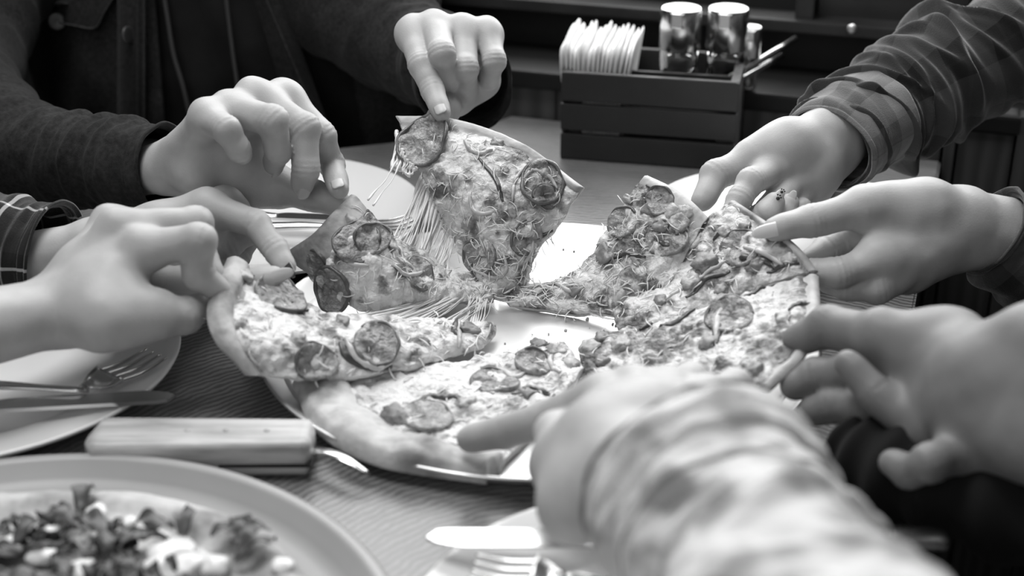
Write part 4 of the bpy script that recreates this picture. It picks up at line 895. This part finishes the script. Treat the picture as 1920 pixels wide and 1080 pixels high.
# ------------------------------------------------------------------ plates and cutlery
def plate(c, R, label, well=.68):
    t = thing('dinner_plate', c, label, 'plate', 'white dinner plates'); w_ = R * well
    lathe('plate_body', [(0, .0045), (w_ - .004, .0045), (w_, .0055), (w_ + .007, .0105), (R - .002, .0165), (R, .0175), (R + .0012, .0165), (R, .0145), (w_ + .006, .006), (w_ * .8, .0012), (0, .0012)], c, CERAMIC, t, 128)
    lathe('foot_ring', [(w_ * .78, .002), (w_ * .78, .0), (w_ * .74, .0), (w_ * .74, .002)], c, CERAMIC, t, 96); return t
plate((-.352, .822, 0), .132, 'white plate at left under a fork and a table knife')
plate((-.203, 1.080, 0), .130, 'white plate at the far left behind the hanging slice')
plate((.222, 1.070, 0), .110, 'white plate at the far right partly hidden behind the plaid arms')
plate((.075, .535, 0), .128, 'white plate in the near foreground under the knit sleeve')
def knife(p0, p1, label, up=Z3, wid=.020, blade=.48, group='table knives'):
    """p0 = blade tip, p1 = handle end"""
    p0 = np.array(p0); p1 = np.array(p1); t = thing('table_knife', p0, label, 'knife', group); L = np.linalg.norm(p1 - p0); f = (p1 - p0) / L; s_ = nrm(np.cross(up, f)); n_ = np.cross(f, s_)
    xs = np.linspace(0, blade * L, 24); up_ = []; lo_ = []
    for x in xs:
        q = x / (blade * L); e = wid * .5 * (min(1, (q / .30)) ** .5); b_ = wid * .42 * (1 if q < .85 else 1 - (q - .85) / .15 * .45); up_.append(p0 + f * x - s_ * min(e * 1.1, b_) * 0.9); lo_.append(p0 + f * x + s_ * (wid * .35 * min(1, q / .06) ** .5))
    V = [q + n_ * .0008 for q in up_] + [q + n_ * .0012 for q in lo_] + [q - n_ * .0003 for q in up_] + [q - n_ * .0012 for q in lo_]; m_ = 24; Fq = []
    for i in range(m_ - 1): Fq += [(i, i + 1, m_ + i + 1, m_ + i), (2 * m_ + i, 3 * m_ + i, 3 * m_ + i + 1, 2 * m_ + i + 1), (i, 2 * m_ + i, 2 * m_ + i + 1, i + 1), (m_ + i, m_ + i + 1, 3 * m_ + i + 1, 3 * m_ + i)]
    Fq += [(m_ - 1, 3 * m_ - 1, 4 * m_ - 1, 2 * m_ - 1), (0, m_, 3 * m_, 2 * m_)]
    obj('blade', V, Fq, STEEL, t, smooth=False)
    tube('handle', [p0 + f * blade * L * .96, p0 + f * (blade + .06) * L, p0 + f * (blade + .3) * L, p1 - f * .01, p1], [.0045, .0052, .0075, .0100, .0090, .004], STEEL, t, 16, 30, flat=.45); return t
def fork(p_h, p_n, p_t, label, group='table forks', up=Z3):
    """handle end, neck, tine tips"""
    p_h, p_n, p_t = map(np.array, (p_h, p_n, p_t)); t = thing('table_fork', p_n, label, 'fork', group); f = nrm(p_t - p_n); s_ = nrm(np.cross(up, f)); n_ = np.cross(f, s_); L = np.linalg.norm(p_t - p_n)
    mid = p_n + f * L * .12; root = p_n + f * L * .40
    tube('handle', [p_h, p_h * .5 + p_n * .5 + n_ * .003, p_n + n_ * .003, mid], [.0065, .0055, .0030, .0028, .0040], STEEL, t, 12, 30, flat=.5)
    V = []; xs = np.linspace(0, 1, 10)
    for q in xs:
        wd = .0035 + .0095 * math.sin(min(1, q * 1.25) * math.pi / 2); c = mid * (1 - q) + (root + f * .002) * q - n_ * .0025 * math.sin(q * math.pi)
        for b in np.linspace(-1, 1, 7): V.append(c + s_ * b * wd + n_ * .0018 * b * b)
    o = obj('fork_head', V, [(a * 7 + b, a * 7 + b + 1, (a + 1) * 7 + b + 1, (a + 1) * 7 + b) for a in range(9) for b in range(6)], STEEL, t); md = o.modifiers.new('s', 'SOLIDIFY'); md.thickness = .0018
    for b in (-1, -.34, .34, 1):
        tube('tine', [root + s_ * b * .0108, root * .5 + p_t * .5 + s_ * b * .0108 - n_ * .002, p_t + s_ * b * .0098], [.0017, .0015, .0013, .0008], STEEL, t, 8, 14)
fork(Wz(-150, 722, .020), Wz(140, 738, .020), Wz(294, 662, .022), 'steel fork lying on the left plate, tines pointing right')
knife(Wz(330, 742, .020), Wz(-260, 775, .020), 'steel table knife lying across the left plate', wid=.020, blade=.62)
knife(Wz(640, 410, .020), Wz(380, 400, .018), 'steel table knife on the far left plate', wid=.018)
fork(Wz(500, 425, .020), Wz(668, 434, .020), Wz(775, 410, .022), 'steel fork on the far left plate beside the melted strands')
fork(Wz(1760, 352, .018), Wz(1650, 362, .019), Wz(1522, 384, .020), 'steel fork on the far right plate, tines pointing left')
knife(Wz(800, 1010, .026), Wz(1780, 1010, .022), 'broad steel knife across the near foreground plate', wid=.021, blade=.42)
fork(Wz(1300, 1135, .020), Wz(1080, 1090, .022), Wz(885, 1062, .024), 'steel fork on the near foreground plate, tines under the knife')
# wooden handled server beside the tray
sv = thing('pizza_server', Wz(370, 840, 0), 'pizza server with a pale blocky wooden handle lying left of the tray', 'server')
pA, pB = Wz(165, 838, .012), Wz(588, 838, .012); f_ = nrm(pB - pA); s_ = nrm(np.cross(Z3, f_)); Lh = np.linalg.norm(pB - pA)
def handle_mesh():
    V = []; xs = np.linspace(0, 1, 40); prof = [(-1, -.7), (-.92, -.95), (-.75, -1), (.75, -1), (.92, -.95), (1, -.7), (1, .7), (.92, .95), (.75, 1), (-.75, 1), (-.92, .95), (-1, .7)]
    for q in xs:
        e = min(1, (q / .05)) ** .5 * (1 if q < .975 else 1 - .35 * ((q - .975) / .025) ** 2) if q > 0 else .15
        w2 = (.0175 - .0025 * q) * max(e, .3); h2 = .0112 * max(e, .5)
        bend = .004 * (q ** 2) * 0
        for (a, b) in prof: V.append(pA + f_ * Lh * q + s_ * a * w2 + Z3 * (b * h2 + bend))
    m_ = len(prof); Fq = [(i * m_ + j, i * m_ + (j + 1) % m_, (i + 1) * m_ + (j + 1) % m_, (i + 1) * m_ + j) for i in range(39) for j in range(m_)]
    return V, Fq + [tuple(range(m_))[::-1], tuple(range(39 * m_, 40 * m_))]
V, Fq = handle_mesh(); h_ = obj('wooden_handle', V, Fq, WOOD_HANDLE, sv)
box('tang_slot', pA + f_ * Lh * .80 - Z3 * .003, (Lh * .40, .0335, .0014), MATS['black_cloth'], h_, [f_, s_, Z3])
for q in (.45, .62, .80): lathe('rivet', [(0, .0006), (.0018, .0005), (.0024, -.0005)], pA + f_ * Lh * q + Z3 * .0112, WOOD_HANDLE, h_, 14)
e_ = [Wz(575, 846, .010), Wz(615, 848, .013), Wz(650, 862, .013), Wz(690, 886, .009)]
tube('steel_tang', e_, [.004, .004, .0035, .0012], STEEL, sv, 12, 24, flat=.25)
# ------------------------------------------------------------------ crate with napkins, shakers and sticks
ca = math.radians(12.5); CA = np.array([math.cos(ca), -math.sin(ca), 0]); CB = np.array([math.sin(ca), math.cos(ca), 0]); CO = np.array([.0446, 1.249, 0]); CX = [CA, CB, Z3]
def cp(a, b, z): return CO + CA * a + CB * b + Z3 * z
cr_ = thing('wooden_crate', cp(.08, .05, 0), 'small dark slatted wooden crate holding napkins and shakers', 'crate')
Wc, Dc, Hc = .160, .100, .083
for (z, h) in ((.0130, .024), (.0413, .0245), (.0697, .0262)):
    for b in (0.003, Dc - .003): box('slat', cp(Wc / 2, b, z), (Wc, .006, h), CRATEM, cr_, CX, .0008)
for a in (.010, Wc - .010):
    for b in (.0095, Dc - .0095): box('corner_post', cp(a, b, .041), (.016, .007, .080), CRATEM, cr_, CX, .0006)
for a in (.004, Wc - .004): box('end_panel', cp(a, Dc / 2, .0415), (.008, Dc - .012, .083), CRATE_WEAR_LIT if a > .1 else CRATEM, cr_, CX, .0008)  # right end paler: its lit side is put into the colour
box('bottom_board', cp(Wc / 2, Dc / 2, .004), (Wc - .016, Dc - .012, .004), CRATEM, cr_, CX)
box('inner_deck', cp(Wc / 2, Dc / 2 + .018, .050), (Wc - .016, .055, .004), CRATEM, cr_, CX)
box('divider', cp(.056, Dc / 2, .050), (.004, Dc - .012, .062), CRATEM, cr_, CX)
box('divider', cp(.108, .034, .056), (.100, .004, .046), CRATEM, cr_, CX)
box('top_edge_wear', cp(Wc / 2, .0028, .0830), (Wc * .97, .0045, .0006), CRATE_WEAR_LIT, cr_, CX)
NK = 16
for k in range(NK):
    a = .011 + k * .0026; lean = (k - 8) * .0008; zt = .103 + .003 * math.sin(k * 1.7) + (.002 if k % 3 else 0); V = []
    for i in range(7):
        q = i / 6; x = a + lean * q * 2.2 - .004 * math.sin(q * 3) * (1 - k / NK) ; 
        for j in range(6): p_ = j / 5; V.append(cp(x + .0008 * math.sin(j * 1.3 + k), .010 + .080 * p_, .012 + (zt - .012 + .006 * p_) * q))
    o = obj('napkin', V, [(i * 6 + j, i * 6 + j + 1, (i + 1) * 6 + j + 1, (i + 1) * 6 + j) for i in range(6) for j in range(5)], PAPER); md = o.modifiers.new('s', 'SOLIDIFY'); md.thickness = .0027; md.offset = 0
    md = o.modifiers.new('sub', 'SUBSURF'); md.levels = 1; md.render_levels = 1
    tag(o, 'leftmost folded white paper napkin in the crate' if k == 0 else 'rightmost folded white paper napkin in the crate' if k == NK - 1 else 'folded white paper napkin standing among the others in the crate', 'napkin', 'napkins in the crate')
def shaker(u, R, b, label, ztop=.133):
    base = None
    for a in np.linspace(0, .2, 200):
        if base is None or abs(proj(cp(a, b, .09))[0] - u) < abs(proj(base + Z3 * .09)[0] - u): base = cp(a, b, 0)
    z0 = .053; c = base + Z3 * z0; t = thing('shaker', c, label, 'shaker', 'glass shakers in the crate'); H = ztop - z0
    lathe('glass_jar', [(0, .003), (R * .8, .003), (R * .86, .006), (R * .80, .012), (R * .90, .020), (R * .93, .030), (R * .90, H * .62), (R * .96, H * .62), (R, .030), (R * .97, .018), (R * .88, .011), (R * .95, .004), (R * .9, 0), (0, 0)], c, GLASS, t, 48)
    lathe('spice', [(0, .0035), (R * .76, .0035), (R * .76, .013), (0, .014)], c, SPICE, t, 32)
    lathe('steel_cap', [(R * 1.0, H * .52), (R * 1.05, H * .53), (R * 1.05, H * .96), (R * 1.0, H * .99), (R * .94, H), (R * .90, H * .985), (0, H * .985)], c, STEEL, t, 48)
    n_ = nrm(np.array([-.3, -1, 0])); s2 = np.cross(Z3, n_)
    box('pour_flap', c + n_ * R * .98 + Z3 * H * .90, (.010, .006, H * .16), STEEL, t, [s2, n_, Z3], .001); return t
shaker(1274, .0182, .062, 'left of the two steel capped glass shakers in the crate')
shaker(1360, .0182, .070, 'right of the two steel capped glass shakers in the crate')
shaker(1405, .0105, .088, 'small shaker half hidden behind the right hand glass shaker', .112)
lid = lathe('jar_lid', [(0, .004), (.008, .004), (.0095, .003), (.010, 0), (0, 0)], cp(.078, .052, .0545), STEEL); tag(lid, 'small shiny steel lid beside the napkins in the crate', 'lid')
for (p, q, r, lb) in (((1330, 170), (1492, 72), .0030, 'upper, longer metal stick leaning out of the crate'), ((1350, 170), (1466, 104), .0030, 'lower, shorter metal stick leaning out of the crate')):
    d0, d1 = 1.30, 1.37; P0, P1 = Wd(*p, d0 + .005), Wd(*q, d1 - .02); P0 = P0 + (P0 - P1) * .18
    o = tube('metal_stick', [P0, P1], r, STEEL, None, 16, 6); tag(o, lb, 'stick', 'metal sticks in the crate')
# a few crumbs on the tray and table
rng = np.random.default_rng(9)
for k in range(26):
    u, v = rng.uniform(940, 1180), rng.uniform(450, 640) if k % 2 else rng.uniform(590, 650); p = Wz(u, v, .0042); R = rng.uniform(.0005, .0013); bm = bmesh.new(); bmesh.ops.create_icosphere(bm, subdivisions=1, radius=R)
    for x in bm.verts: x.co = Vector(p) + x.co * rng.uniform(.7, 1.3)
    tag(bmobj('crumb', bm, DOUGH), 'tiny crumb lying on the bare metal of the tray', 'crumb', 'crumbs on the tray')
